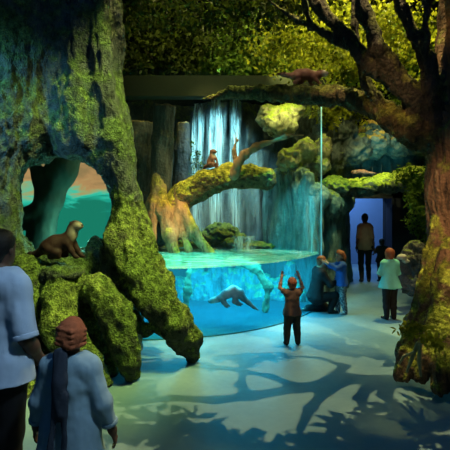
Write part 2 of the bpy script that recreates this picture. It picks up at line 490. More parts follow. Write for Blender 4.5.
# painted glow sheet inside the hollow, emission standing in for a lit space
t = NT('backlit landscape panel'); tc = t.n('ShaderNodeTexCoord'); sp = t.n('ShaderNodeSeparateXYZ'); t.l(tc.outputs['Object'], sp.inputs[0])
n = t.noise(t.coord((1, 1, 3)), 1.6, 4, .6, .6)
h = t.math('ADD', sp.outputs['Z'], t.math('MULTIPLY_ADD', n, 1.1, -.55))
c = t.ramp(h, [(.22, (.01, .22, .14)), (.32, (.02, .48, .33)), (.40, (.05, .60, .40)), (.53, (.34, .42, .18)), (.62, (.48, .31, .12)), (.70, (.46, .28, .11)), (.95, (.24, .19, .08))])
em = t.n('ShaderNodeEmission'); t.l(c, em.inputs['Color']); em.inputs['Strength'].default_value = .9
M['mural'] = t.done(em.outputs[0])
M['mural_trunk'] = plain('grey teal trunk', (.10, .16, .14), .9, .4, 6, .3)

# ------------------------------------------------------------------ camera
cam = bpy.data.cameras.new('camera'); cam.sensor_width = 36; cam.lens = 36 * F / 450
cam.shift_y = -(225 - HOR) / 450
co = link(bpy.data.objects.new('camera', cam)); co.location = (0, 0, CAM_Z); co.rotation_euler = (PI / 2, 0, 0)
bpy.context.scene.camera = co

# ------------------------------------------------------------------ the room
def structure(name, V, Fc, m, smooth=False, label=None):
    o = mesh_obj(name, V, Fc, m, smooth=smooth); o['kind'] = 'structure'
    return o
structure('floor', *box_mesh(-6.5, 7, -2, 16, -.15, 0), M['floor'])
DX0, DX1, DZ, WY = 3.36, 4.40, 2.18, 12.3     # doorway opening
structure('wall_back', *merge([box_mesh(-6.5, DX0, WY, WY+.25, 0, 8), box_mesh(DX1, 7, WY, WY+.25, 0, 8), box_mesh(DX0, DX1, WY, WY+.25, DZ, 8)]), M['wall'])
structure('wall_left', *box_mesh(-6.7, -6.5, -2, 16, 0, 8), M['wall'])
structure('wall_right', *box_mesh(7, 7.2, -2, 16, 0, 8), M['wall'])
structure('ceiling', *box_mesh(-6.7, 7.2, -2, 16, 8, 8.2), M['wall'])
structure('wall_corridor', *merge([box_mesh(1.5, 6.5, 15.2, 15.4, 0, 3.2), box_mesh(1.5, 1.6, WY+.25, 15.2, 0, 3.2), box_mesh(6.4, 6.5, WY+.25, 15.2, 0, 3.2), box_mesh(1.5, 6.5, WY+.25, 15.2, 3.2, 3.3)]), M['corridor'])
d1 = structure('door_1', *merge([box_mesh(DX1, DX1+.72, WY-.45, WY, 0, 2.45), box_mesh(DX0-.05, DX1+.72, WY-.45, WY, DZ, 2.5)]), M['door_dark'])

# horizontal mossy beam over the glass
structure('trim_1', *box_mesh(-2.6, 2.0, 8.75, 9.05, 4.12, 4.52), M['beam'])

# ------------------------------------------------------------------ giant hollow tree
TL = (-2.2, 6.0, 0)
def P(px, py, Y, r): return (*at(px, py, Y), r)
trunk_r = chain([(-2.02, 6.25, 5.4, .56), (-2.0, 6.22, 4.2, .56), (-1.95, 6.15, 3.4, .55), (-1.80, 6.05, 2.95, .52), (-1.58, 5.95, 2.6, .36), (-1.36, 5.9, 2.1, .24), (-1.32, 5.9, 1.4, .25), (-1.45, 6.1, .5, .32), (-1.5, 6.2, -.1, .35)])
trunk_r += chain([(-2.1, 6.35, 1.15, .5), (-2.1, 6.4, .5, .55), (-2.1, 6.4, -.1, .6)])
trunk_r += chain([(-1.62, 5.72, 4.6, .12), (-1.55, 5.68, 3.5, .13), (-1.42, 5.68, 2.8, .13), (-1.22, 5.7, 2.1, .12)])
trunk_r += chain([(-1.85, 5.72, 4.6, .10), (-1.88, 5.64, 3.3, .10), (-1.7, 5.6, 2.85, .08)])
trunk_l = chain([(-3.02, 6.1, 5.4, .85), (-3.02, 6.1, 4.0, .85), (-2.92, 6.0, 3.1, .74), (-3.02, 5.9, 2.4, .52), (-3.02, 5.9, 1.6, .50), (-3.0, 5.9, .9, .58), (-3.0, 5.9, -.1, .7)])
roots = [
    # long root running to the tank
    chain([(-1.32, 5.8, 2.1, .20), P(120, 235, 5.6, .20), P(136, 272, 5.45, .21), P(156, 303, 5.4, .21), P(174, 322, 5.45, .20), P(187, 340, 5.6, .16), P(193, 356, 5.75, .09)], k=.07),
    # short upper knob root behind it
    chain([P(134, 215, 5.9, .18), P(149, 262, 5.9, .19), P(161, 284, 5.85, .16), P(166, 296, 5.8, .10)], k=.07),
    # middle root
    chain([P(84, 288, 5.5, .14), P(99, 292, 5.3, .20), P(112, 310, 5.15, .19), P(122, 333, 5.1, .17), P(130, 358, 5.1, .16), P(134, 374, 5.14, .11)], k=.06),
    # root under the otter, sweeping down to the floor
    chain([P(58, 284, 5.4, .17), P(59, 305, 5.15, .19), P(60, 330, 5.0, .20), P(76, 352, 4.95, .17), P(94, 370, 4.95, .14), P(106, 383, 4.95, .09)], k=.06),
    # roots on the far side
    chain([P(30, 270, 5.5, .2), P(22, 310, 5.25, .22), P(15, 350, 5.0, .23), P(10, 390, 4.7, .2), P(12, 405, 4.5, .12)], k=.08),
    # small root between
    chain([P(116, 296, 5.7, .08), P(134, 320, 5.5, .09), P(146, 330, 5.45, .08), P(158, 326, 5.45, .04)], k=.05),
    chain([P(86, 300, 5.6, .08), P(92, 330, 5.4, .13), P(104, 352, 5.3, .10), P(112, 372, 5.25, .05)], k=.05),
]
ledge = [ell(at(62, 272, 5.46), (.27, .26, .10)), cap((-1.98, 5.6, 1.02), (-1.98, 6.3, 1.0), .20)]
hx, hz = -2.0, 1.96
def hollow(D, X, Y, Z):
    cx = hx * (Y / 5.45)
    ang = np.arctan2(Z - hz, X - cx)
    rad = 0.55 * np.maximum(1, Y / 5.45) + .045 * np.sin(3 * ang + .6) + .03 * np.sin(5 * ang + 2) + .05 * np.cos(ang) 
    rad = rad + np.maximum(0, 5.7 - Y) * .22
    d = np.sqrt(((X - cx) * 1.0)**2 + ((Z - hz) * .86)**2) - rad
    d = np.where(Z < hz - .60, np.maximum(d, hz - .60 - Z), d)
    k = .12
    a, b = D, -d + 0 * D
    hh = np.maximum(k - np.abs(a - b), 0) / k
    return np.maximum(a, b) + hh * hh * k * .25
V, Q, g = organic([trunk_r, trunk_l, ledge] + roots, .027, .13, cuts=(hollow,),
                  disp=((.06, 2.2, 4, (1.6, 1.6, .45), 1), (-.022, 5, 3, (1.6, 1.6, .4), 3), (.028, 10, 4, (1, 1, .6), 2)), lo=(-4.0, 4.2, -.06), hi=(0, 7.4, 5.2))
big_tree = tag(empty('hollow_tree', TL), 'giant mossy hollow tree with a round opening where an otter sits', 'tree')
split_parts(V, Q, g, ['trunk', 'trunk_buttress', 'root_ledge'] + ['root'] * 7, [M['bark_speckle'], M['bark_speckle'], M['bark_speckle']] + [M['root_moss']] * 7, big_tree, TL)
del V, Q, g

# added glowing sheet seen through the hollow
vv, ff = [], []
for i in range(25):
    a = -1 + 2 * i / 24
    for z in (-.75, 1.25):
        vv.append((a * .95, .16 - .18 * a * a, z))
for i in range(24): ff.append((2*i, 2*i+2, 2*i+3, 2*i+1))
backdrop = mesh_obj('landscape_panel', vv, ff, M['mural']); backdrop.location = (-2.72, 7.42, 1.75)
tag(backdrop, 'glowing teal and orange landscape panel seen through the tree hollow', 'mural panel')
dt = tag(empty('forked_tree', (-2.75, 7.15, 0)), 'grey teal forked tree behind the otter in the hollow', 'tree')
def rel(pts, loc): return [(p[0]-loc[0], p[1]-loc[1], p[2]-loc[2], p[3]) for p in pts]
l0 = (-2.75, 7.15, 0)
V, Q, g = organic([chain(rel([(-2.85, 7.15, 0, .34), P(36, 270, 7.15, .26), P(42, 232, 7.15, .19), P(50, 198, 7.15, .19), P(62, 170, 7.15, .22), P(72, 140, 7.15, .25)], l0)),
                   chain(rel([P(45, 205, 7.15, .12), P(30, 215, 7.12, .13), P(14, 222, 7.1, .15), P(0, 225, 7.1, .15)], l0)),
                   chain(rel([P(46, 215, 7.1, .08), P(40, 180, 7.1, .08), P(30, 150, 7.1, .1)], l0))], .025, .12, disp=((.02, 5, 3, (1, 1, .5), 4),), lo=(-1.2, -.5, 0.0))
split_parts(V, Q, g, ['trunk', 'branch', 'branch'], [M['mural_trunk']] * 3, dt, (0, 0, 0))

# ------------------------------------------------------------------ second great tree
TR = (3.05, 5.5, 0)
trunk2 = chain([(3.2, 5.5, -.1, .60), (3.15, 5.5, .5, .56), (3.08, 5.5, 1.2, .53), (3.02, 5.5, 2.2, .52), (3.02, 5.5, 2.8, .50), (3.0, 5.45, 3.6, .42), (3.02, 5.4, 4.4, .40), (3.1, 5.4, 6.2, .38)])
roots2 = [
    chain([P(438, 225, 5.4, .08), P(433, 258, 5.32, .11), P(427, 292, 5.2, .13), P(417, 325, 5.1, .13), P(408, 352, 5.0, .12), P(400, 376, 4.95, .07)], k=.08),
    chain([P(449, 245, 5.15, .09), P(445, 285, 5.0, .13), P(438, 322, 4.9, .15), P(430, 352, 4.82, .14), P(420, 377, 4.8, .08)], k=.06),
    chain([P(464, 260, 4.98, .10), P(463, 305, 4.85, .15), P(456, 343, 4.7, .17), P(448, 370, 4.62, .15), P(440, 388, 4.6, .09)], k=.06),
    chain([P(441, 262, 5.25, .06), P(434, 300, 5.1, .09), P(424, 335, 5.0, .10), P(412, 366, 4.9, .07), P(405, 380, 4.88, .04)], k=.05),
]
bough = chain([(2.95, 5.5, 2.75, .34), P(416, 128, 5.6, .22), P(392, 118, 5.8, .16), P(368, 103, 6.1, .145), P(335, 96, 6.55, .15), P(300, 94, 7.0, .145), P(262, 93, 7.5, .12), P(232, 92, 7.9, .09), P(205, 99, 8.2, .045)], k=.08)
stems = [
    chain([P(432, 118, 5.5, .20), P(404, 86, 5.5, .12), P(378, 48, 5.5, .11), P(364, 12, 5.5, .10), P(352, -40, 5.5, .09)], k=.06),
    chain([P(405, 90, 5.5, .10), P(370, 66, 5.6, .10), P(346, 36, 5.7, .08), P(318, 4, 5.8, .07), P(300, -30, 5.9, .06)], k=.05),
    chain([P(356, 48, 5.66, .05), P(335, 40, 5.8, .05), P(314, 28, 5.9, .042), P(290, 16, 6.0, .038), P(268, 0, 6.1, .03)], k=.04),
    chain([P(436, 105, 5.4, .16), P(426, 60, 5.35, .09), P(414, 34, 5.3, .075), P(402, 8, 5.3, .07), P(392, -30, 5.3, .06)], k=.05),
    chain([P(398, 114, 5.75, .08), P(380, 102, 5.85, .075), P(367, 84, 5.9, .06), P(357, 56, 5.9, .05), P(354, 25, 5.9, .04), P(354, -20, 5.9, .035)], k=.04),
    chain([P(314, 28, 5.9, .034), P(306, 12, 5.9, .03), P(302, -10, 5.9, .025)], k=.03),
    chain([P(428, 80, 5.35, .06), P(424, 40, 5.2, .05), P(428, 0, 5.1, .04), P(432, -25, 5.1, .04)], k=.04),
]
V, Q, g = organic([trunk2, bough] + roots2 + stems, .024, .10,
                  disp=((.03, 2.4, 4, (2, 2, .35), 5), (-.035, 3.6, 3, (2, 2, .22), 15), (.016, 10, 3, (1, 1, .35), 6)), lo=(-1.0, 3.8, -.06), hi=(4.2, 9, 6.1))
tree2 = tag(empty('forked_bough_tree', TR), 'large brown tree with a long bough where an otter walks', 'tree')
kids2 = split_parts(V, Q, g, ['trunk', 'bough'] + ['root'] * 4 + ['branch'] * 5 + ['twig'] + ['branch'], [M['bark_brown'], M['bough_bark']] + [M['bark_brown']] * 4 + [M['bark_dark']] * 7, tree2, TR)
kids2[11].parent = kids2[8]
del V, Q, g
def tube(name, pts, m, parent, loc=(0, 0, 0), h=.008, k=.01):
    return solid(name, chain([(p[0]-loc[0], p[1]-loc[1], p[2]-loc[2], p[3]) for p in pts]), m, parent, h, k)
for pts in ([P(428, 336, 4.55, .012), P(418, 344, 4.55, .022), P(412, 358, 4.62, .02), P(407, 372, 4.72, .012)],
            [P(420, 344, 4.5, .018), P(419, 360, 4.55, .02), P(421, 376, 4.58, .012)],
            [P(414, 352, 4.56, .014), P(404, 356, 4.7, .014), P(399, 364, 4.8, .010)]):
    tube('aerial_root', pts, M['aerial_root'], tree2, TR)

# ------------------------------------------------------------------ leaves
def leaf_mesh(clumps, n, size, flat=1.0):
    """clumps: (centre, radii, weight)"""
    w = np.array([c[2] for c in clumps], float); w /= w.sum()
    which = rng.choice(len(clumps), n, p=w)
    C = np.array([c[0] for c in clumps])[which]; Rr = np.array([c[1] for c in clumps])[which]
    d = rng.normal(size=(n, 3)); d /= np.linalg.norm(d, axis=1)[:, None]
    # sub-clusters make the crown lumpy
    rad = rng.random(n)**.45
    P0 = C + d * rad[:, None] * Rr
    P0 += .12 * np.stack([np.sin(P0[:, 1]*7 + P0[:, 2]*5), np.sin(P0[:, 0]*6 + P0[:, 2]*7), np.sin(P0[:, 0]*8 + P0[:, 1]*5)], 1)
    u = rng.normal(size=(n, 3)); u[:, 2] -= .5; u /= np.linalg.norm(u, axis=1)[:, None]
    v = np.cross(u, rng.normal(size=(n, 3))); v /= np.linalg.norm(v, axis=1)[:, None]
    s = size * (.6 + .8 * rng.random(n))[:, None]
    a, b = P0, P0 + u * s
    m1, m2 = P0 + u * s * .45 + v * s * .28, P0 + u * s * .45 - v * s * .28
    V = np.stack([a, m1, b, m2], 1).reshape(-1, 3)
    return V, np.arange(4 * n).reshape(-1, 4)

def foliage(name, clumps, n, size, m, parent=None, loc=(0, 0, 0)):
    V, Q = leaf_mesh(clumps, n, size)
    o = mesh_obj(name, V - np.array(loc), Q, m, parent, smooth=False)
    return o

# leaves of the bough tree, hanging above and behind its stems
foliage('foliage', [(at(330, 20, 7.2), (1.0, .7, .7), 3), (at(290, 45, 7.8), (.8, .6, .55), 3), (at(375, 62, 7.4), (.7, .5, .45), 2.6), (at(400, 30, 7.0), (.6, .5, .6), 2), (at(345, 70, 7.6), (.5, .4, .3), 1.5)], 6500, .085, M['leaf_yellow'], tree2, TR)
foliage('foliage', [(at(230, 10, 6.6), (1.0, .7, .35), 2), (at(150, 5, 7), (.7, .6, .4), 1.2), (at(290, 5, 6.8), (.7, .5, .3), 1)], 2600, .09, M['leaf_dark'], tree2, TR)
# trees on the cliff top behind
def cliff_tree(x, y, z, clumps, n, m, label):
    loc = (x, y, z)
    r = tag(empty('cliff_tree', loc), label, 'tree', 'leafy trees on the cliff top')
    V, Q, g = organic([chain([(0, 0, -.4, .14), (.05, 0, .6, .11), (.0, -.2, 1.6, .08)]), chain([(.03, 0, .5, .06), (.5, -.3, 1.1, .04)]), chain([(.03, 0, .6, .06), (-.5, -.3, 1.2, .04)])], .03, .05)
    split_parts(V, Q, g, ['trunk', 'branch', 'branch'], [M['bark_dark']] * 3, r, (0, 0, 0))
    foliage('foliage', clumps, n, .11, m, r, loc)
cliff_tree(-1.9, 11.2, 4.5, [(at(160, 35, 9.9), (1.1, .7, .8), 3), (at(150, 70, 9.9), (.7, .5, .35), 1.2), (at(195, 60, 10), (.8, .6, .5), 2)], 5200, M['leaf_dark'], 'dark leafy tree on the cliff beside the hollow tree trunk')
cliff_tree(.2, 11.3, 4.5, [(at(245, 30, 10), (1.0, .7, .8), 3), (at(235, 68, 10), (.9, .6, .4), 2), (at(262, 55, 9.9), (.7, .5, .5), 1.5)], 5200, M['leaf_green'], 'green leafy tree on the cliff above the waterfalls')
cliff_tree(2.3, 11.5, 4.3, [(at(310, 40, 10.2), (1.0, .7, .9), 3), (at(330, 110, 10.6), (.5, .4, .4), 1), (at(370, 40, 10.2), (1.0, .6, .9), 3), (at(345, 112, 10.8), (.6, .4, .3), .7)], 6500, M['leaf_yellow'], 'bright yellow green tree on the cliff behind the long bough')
cliff_tree(4.6, 11.7, 4.2, [(at(420, 60, 10.4), (.9, .6, 1.2), 3), (at(400, 110, 10.8), (.6, .4, .35), 1)], 4200, M['leaf_green'], 'green tree on the cliff above the dark doorway')

# bright clumps hung in the dark tree
# ------------------------------------------------------------------ cliff and rocks
def cliff(name, x0, x1, z0, z1, y, m, step=.05, amp=.55):
    nx, nz = int((x1-x0)/step)+1, int((z1-z0)/step)+1
    V = []
    for i in range(nx):
        for k in range(nz):
            x, z = x0 + i*step, z0 + k*step
            d = noise.fractal(Vector((x*.9, z*.35, 3.3)), 1, 2, 5) * amp + abs(noise.fractal(Vector((x*3, z*.5, 9)), 1, 2, 4)) * .22
            top = max(0, z - (z1 - .5)) * .8
            V.append((x, y - d + top - .12 * (z1 - z) * .3, z))
    Q = [(i*nz+k, (i+1)*nz+k, (i+1)*nz+k+1, i*nz+k+1) for i in range(nx-1) for k in range(nz-1)]
    return mesh_obj(name, V, Q, m)
tag(cliff('rock_cliff', -3.6, 3.1, -.02, 4.7, 11.5, M['cliff']), 'tall dark wet rock cliff behind the waterfalls', 'cliff')

def rock(name, prims, m, label, h=.03, k=.08, amp=.07, seed=1, cat='rock', group=None, stretch=(1, 1, 1)):
    c = np.mean([p['c'] if p['t'] == 'e' else (p['a'] + p['b']) / 2 for p in prims], 0)
    V, Q, g = organic([prims], h, k, disp=((amp, 2.2, 4, stretch, seed), (-amp * .8, 4.5, 4, stretch, seed + 5), (amp * .35, 11, 3, stretch, seed + 3)))
    o = mesh_obj(name, V - c, Q, m); o.location = c
    return tag(o, label, cat, group)

def E(px, py, Y, rx, ry, rz, rot=0): return ell(at(px, py, Y), (rx, ry, rz), R3(0, rot, 0) if rot else None)
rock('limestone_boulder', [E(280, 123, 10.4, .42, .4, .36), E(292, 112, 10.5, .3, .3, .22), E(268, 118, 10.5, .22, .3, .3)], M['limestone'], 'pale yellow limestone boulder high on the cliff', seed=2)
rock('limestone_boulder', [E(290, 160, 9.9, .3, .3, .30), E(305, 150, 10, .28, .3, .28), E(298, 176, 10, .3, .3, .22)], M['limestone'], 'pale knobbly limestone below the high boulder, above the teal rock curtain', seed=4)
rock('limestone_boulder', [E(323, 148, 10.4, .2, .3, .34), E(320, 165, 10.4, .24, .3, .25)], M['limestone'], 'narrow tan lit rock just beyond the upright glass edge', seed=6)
rock('moss_boulder', [E(335, 130, 11.1, .5, .5, .6), E(345, 112, 11.3, .5, .4, .35), E(352, 150, 11.2, .5, .5, .4), E(330, 160, 11, .4, .4, .4)], M['cliff'], 'dark rock mass between the glass edge and the overhang', seed=8)
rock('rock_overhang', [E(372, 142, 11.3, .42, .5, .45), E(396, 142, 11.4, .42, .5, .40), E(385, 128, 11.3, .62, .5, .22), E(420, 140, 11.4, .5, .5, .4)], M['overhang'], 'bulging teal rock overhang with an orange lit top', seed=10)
rock('rock_ledge', [E(335, 188, 10.5, .42, .6, .26), E(362, 187, 10.7, .5, .6, .22), E(390, 183, 10.8, .5, .6, .24), E(416, 178, 10.8, .5, .6, .28), E(440, 176, 10.8, .5, .6, .3)], M['ledge'], 'long mossy rock ledge above the doorway', seed=12, h=.025)
rock('rock_backing', [ell((4.3, 11.9, 3.4), (1.6, .3, .8)), ell((2.7, 11.85, 3.2), (.9, .3, .9)), ell((5.7, 11.7, 2.2), (.6, .4, 2.3))], M['cliff'], 'dark rock recess between the overhang and the ledge', seed=14, h=.04)
# fence posts in the recess
for i in range(7):
    x = 2.75 + i * .24
    o = solid('fence_post', chain([(0, 0, 0, .018), (.004, 0, .28, .016), (0, 0, .56, .015)]) + [ell((0, 0, .57), (.022, .022, .02))], M['steel'], None, .008, .01)
    o.location = (x, 11.35, 2.45)
    tag(o, 'thin dark post standing on the mossy ledge under the overhang', 'post', 'posts along the recess above the ledge')

# teal flowstone curtain at the end of the tank
def curtain(pts, z0, z1, n, rmin, rmax, seed):
    r = random.Random(seed); out = []
    for i in range(n):
        t_ = (i + .5) / n; j = t_ * (len(pts) - 1); a = int(j); f = j - a
        a2 = min(a + 1, len(pts) - 1)
        x = pts[a][0] * (1-f) + pts[a2][0] * f; y = pts[a][1] * (1-f) + pts[a2][1] * f
        rr = r.uniform(rmin, rmax); zt = z1 + r.uniform(-.5, .2)
        out.append(cap((x, y + rr, z0), (x + r.uniform(-.04, .04), y + rr + .1, zt), rr, rr * .8))
    return out
rock('flowstone_curtain', curtain([(.95, 10.05), (1.25, 9.75), (1.6, 9.35), (1.98, 9.05)], 0, 2.45, 13, .10, .17, 3) + [cap((1.1, 10.3, 2.5), (1.6, 9.9, 2.6), .28), cap((1.6, 9.9, 2.4), (2.0, 9.5, 2.15), .26)], M['flowstone'], 'rippled teal rock curtain rising from the water beside the glass edge', amp=.05, seed=16, stretch=(2, 2, .3), h=.025, k=.06)
rock('flowstone_curtain', curtain([(2.25, 9.6), (2.6, 10.3), (2.95, 11.2), (3.15, 11.8)], 0, 2.15, 11, .14, .22, 5) + [cap((2.3, 9.9, 2.0), (3.1, 12, 2.1), .32)], M['flowstone'], 'dark teal fluted rock between the glass edge and the doorway', amp=.06, seed=18, stretch=(2, 2, .3), h=.03, k=.06)
rock('dark_boulder', [E(416, 262, 8.6, .30, .35, .42), E(420, 285, 8.5, .36, .4, .28)], M['boulder'], 'dark grey boulder between the aqua shirt child and the brown tree', seed=20)
rock('pale_stone', [E(402, 257, 8.35, .10, .09, .06), E(406, 261, 8.4, .08, .08, .05)], M['pale_rock'], 'small pale stone perched on the dark boulder', seed=22, h=.012, k=.03, amp=.015)
rock('moss_boulder', [E(222, 232, 10.0, .40, .3, .22), E(212, 238, 10.0, .3, .3, .16), E(236, 238, 10.0, .25, .3, .14)], M['moss_rock'], 'rounded mossy boulder at the foot of the waterfall', seed=24)
rock('moss_boulder', [E(248, 246, 9.9, .30, .25, .12), E(263, 246, 9.9, .28, .25, .12), E(240, 249, 9.9, .25, .25, .1)], M['moss_rock'], 'low flat mossy rock at the far water edge', seed=26)
rock('moss_boulder', [E(232, 243, 9.75, .22, .2, .10), E(200, 246, 9.9, .3, .3, .14)], M['moss_rock'], 'small wet rock beside the rounded mossy boulder', seed=28)
rock('bank_rock', [ell((-.4, 10.5, .55), (2.2, .55, .62)), ell((-1.7, 10.2, .6), (.9, .8, .6)), ell((1.0, 10.6, .55), (.8, .6, .6))], M['cliff'], 'dark rocky bank along the far side of the pool', seed=30, h=.04)

# ------------------------------------------------------------------ waterfalls
def fall(px0, px1, py0, py1, Y, label, dy=.15, amt=1.0):
    a, b = at(px0, py0, Y), at(px1, py1, Y)
    nx, nz = 14, 40; V = []; body = []
    for i in range(nx):
        for k in range(nz):
            u, w = i/(nx-1), k/(nz-1)
            x = a[0] + (b[0]-a[0]) * u + .03 * math.sin(w * 6 + u * 9)
            z = a[2] + (b[2]-a[2]) * w
            V.append((x - a[0], -dy * w**.6 - .05 * math.sin(u * PI) + .04 * math.sin(u*17), z - b[2])); body.append(min(1, 1.25 * math.sin(u * PI)**1.6) * (.85 + .3 * w) * amt)
    Q = [(i*nz+k, i*nz+k+1, (i+1)*nz+k+1, (i+1)*nz+k) for i in range(nx-1) for k in range(nz-1)]
    o = mesh_obj('waterfall', V, Q, M['fall'], attr={'body': body}); o.location = (a[0], Y, b[2])
    return tag(o, label, 'waterfall', 'waterfalls on the cliff')
fall(188, 206, 104, 246, 10.75, 'thin waterfall strand next to the pale trunk, falling behind the log')
fall(204, 228, 98, 244, 10.7, 'bright white waterfall directly behind the log otter')
fall(228, 242, 100, 232, 10.75, 'narrow waterfall falling just past the bright one')
fall(238, 270, 150, 240, 10.7, 'faint broad trickle of water behind the dead branch', .15, .3)
fall(228, 258, 236, 251, 9.62, 'short cascade spilling over the low rocks into the pool', .05, .7)
fall(300, 320, 196, 252, 9.0, 'cyan trickle running down the rock curtain at the glass edge', .05, .6)

# ------------------------------------------------------------------ buttressed trunk, shade above and warm light on the roots painted in
CY = (-1.45, 9.4, 1.0)
def cyp(label, loc, groups, names, mats):
    r = tag(empty('buttressed_tree', loc), label, 'tree')
    V, Q, g = organic([chain(rel(p, loc)) for p in groups], .028, .08, disp=((.05, 2.2, 3, (2, 2, .3), 7), (.02, 8, 3, (1, 1, .3), 8)), hi=(9, 9, 3.05))
    split_parts(V, Q, g, names, mats, r, (0, 0, 0))
cyp('dark buttressed tree trunk with splayed tan roots in the water', CY,
    [[P(160, 235, 9.5, .24), P(160, 190, 9.45, .20), P(163, 140, 9.4, .22), P(166, 90, 9.4, .22), P(166, 40, 9.4, .2)],
     [P(157, 178, 9.28, .07), P(154, 205, 9.15, .14), P(149, 235, 9.1, .15), P(144, 262, 9.0, .13)],
     [P(158, 182, 9.25, .06), P(164, 208, 9.1, .15), P(170, 235, 9.05, .13), P(177, 262, 9.0, .11)],
     [P(178, 190, 9.15, .09), P(183, 210, 9.1, .12), P(194, 232, 9.05, .12), P(211, 256, 9.05, .10)],
     [P(176, 196, 9.15, .08), P(178, 220, 9.1, .09), P(188, 250, 9.05, .08)]], ['trunk'] + ['root'] * 4, [M['cypress_dark']] + [M['cypress']] * 4)
cyp('slim dark grey trunk standing behind the buttressed tree', (-2.0, 10.1, .8),
    [[P(138, 250, 10.1, .36), P(140, 180, 10.1, .3), P(142, 90, 10.1, .26), P(142, 40, 10.1, .25)], [P(178, 230, 10.1, .2), P(182, 150, 10.1, .15), P(184, 60, 10.1, .14)]], ['trunk', 'trunk_stem'], [M['cypress_dark']] * 2)

# ------------------------------------------------------------------ mossy fallen log
LG = at(225, 185, 9.3)
lr = tag(empty('fallen_log', LG), 'thick mossy fallen log arching over the pool', 'log')
V, Q, g = organic([chain(rel([P(172, 206, 9.3, .26), P(185, 195, 9.3, .28), P(205, 184, 9.3, .27), P(228, 177, 9.3, .26), P(250, 176, 9.3, .24), P(266, 179, 9.3, .22)], LG)),
                   chain(rel([P(234, 176, 9.1, .10), P(237, 164, 9.0, .075), P(245, 154, 8.95, .07), P(256, 147, 8.9, .062), P(268, 143, 8.85, .055), P(285, 136, 8.8, .042), P(303, 135, 8.8, .022)], LG)),
                   chain(rel([P(237, 164, 9.05, .05), P(234, 150, 9.05, .034), P(237, 140, 9.05, .026), P(234, 128, 9.05, .016)], LG))], .022, .06,
                  disp=((.05, 3, 4, (1, 1, 1), 9), (.015, 12, 3, (1, 1, 1), 10)))
split_parts(V, Q, g, ['log_body', 'dead_branch', 'dead_branch'], [M['log'], M['deadwood'], M['deadwood']], lr, (0, 0, 0))

# ------------------------------------------------------------------ tank
WZ = 1.05
gl_pts = []
g0, g1, g2 = np.array([-1.75, 6.62]), np.array([.72, 6.48]), np.array([1.86, 8.82])
for i in range(41):
    u = i / 40
    gl_pts.append((1-u)**2 * g0 + 2*u*(1-u) * g1 + u*u * g2)
gl_pts = np.array(gl_pts)
back = np.array([[1.9, 9.5], [1.3, 10.3], [-1.75, 10.3]])
front = gl_pts + np.array([-.012, .018])
ring = [tuple(p) for p in front] + [tuple(p) for p in back]
n = len(ring)
# grid top for ripples is handled by the bump; body is one closed prism
Vw = [(x, y, .022) for x, y in ring] + [(x, y, WZ) for x, y in ring]
Fw = [tuple(range(n))[::-1], tuple(range(n, 2*n))] + [(i, (i+1) % n, n + (i+1) % n, n + i) for i in range(n)]
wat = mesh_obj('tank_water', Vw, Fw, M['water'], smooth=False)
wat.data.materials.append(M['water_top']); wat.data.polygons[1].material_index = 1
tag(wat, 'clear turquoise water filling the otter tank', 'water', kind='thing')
# acrylic panel
TH = .03
nrm = np.gradient(gl_pts, axis=0); nrm = np.stack([nrm[:, 1], -nrm[:, 0]], 1); nrm /= np.linalg.norm(nrm, axis=1)[:, None]
outer = gl_pts + nrm * TH
GZ = 4.0
Vg = [(x, y, z) for (x, y) in gl_pts for z in (0, GZ)] + [(x, y, z) for (x, y) in outer for z in (0, GZ)]
m_ = len(gl_pts) * 2
Fg = [(2*i, 2*i+1, 2*i+3, 2*i+2) for i in range(40)] + [(m_+2*i, m_+2*i+2, m_+2*i+3, m_+2*i+1) for i in range(40)]
pan = mesh_obj('glass_panel', Vg, Fg, M['glass'], smooth=True)
tag(pan, 'tall curved clear viewing panel in front of the tank water', 'glass panel')
e0 = gl_pts[-1]; e1 = outer[-1]
ev, ef = box_mesh(-.010, .010, -.018, .018, 0, GZ)
ed = mesh_obj('glass_edge', [(x + (e0[0]+e1[0])/2 + .012, y + (e0[1]+e1[1])/2, z) for x, y, z in ev], ef, M['glass_edge'], pan, smooth=False)
# underwater back rocks
rock('submerged_rock', curtain([(-1.6, 9.6), (-.6, 9.3), (.3, 9.35), (1.1, 9.3), (1.65, 9.15)], .05, .78, 18, .13, .22, 9), M['tank_rock'], 'rippled blue green rock wall under the water', amp=.06, seed=32, stretch=(2, 2, .3), h=.03, k=.08)
rock('submerged_root', chain([(.22, 8.4, .95, .07), (.58, 8.35, .82, .08), (.80, 8.3, .50, .08), (.74, 8.3, .08, .07)]), M['sunk_root'], 'pale curved root arching under the water beyond the swimming otter', amp=.03, seed=34, h=.02, cat='root')
rock('submerged_root', chain([(-.62, 8.0, .98, .06), (-.66, 7.9, .5, .055), (-.72, 7.9, .06, .09)]), M['sunk_root'], 'pale upright root under the water near the mossy roots', amp=.03, seed=36, h=.02, cat='root')
M['tank_floor'] = plain('deep blue tank floor', (.02, .17, .22), .8, .3, 3, .3)
nb = len(ring)
structure('trim_2', [(x, y, z) for z in (.002, .018) for (x, y) in ring], [tuple(range(nb))[::-1], tuple(range(nb, 2*nb))] + [(i, (i+1) % nb, nb + (i+1) % nb, nb + i) for i in range(nb)], M['tank_floor'])

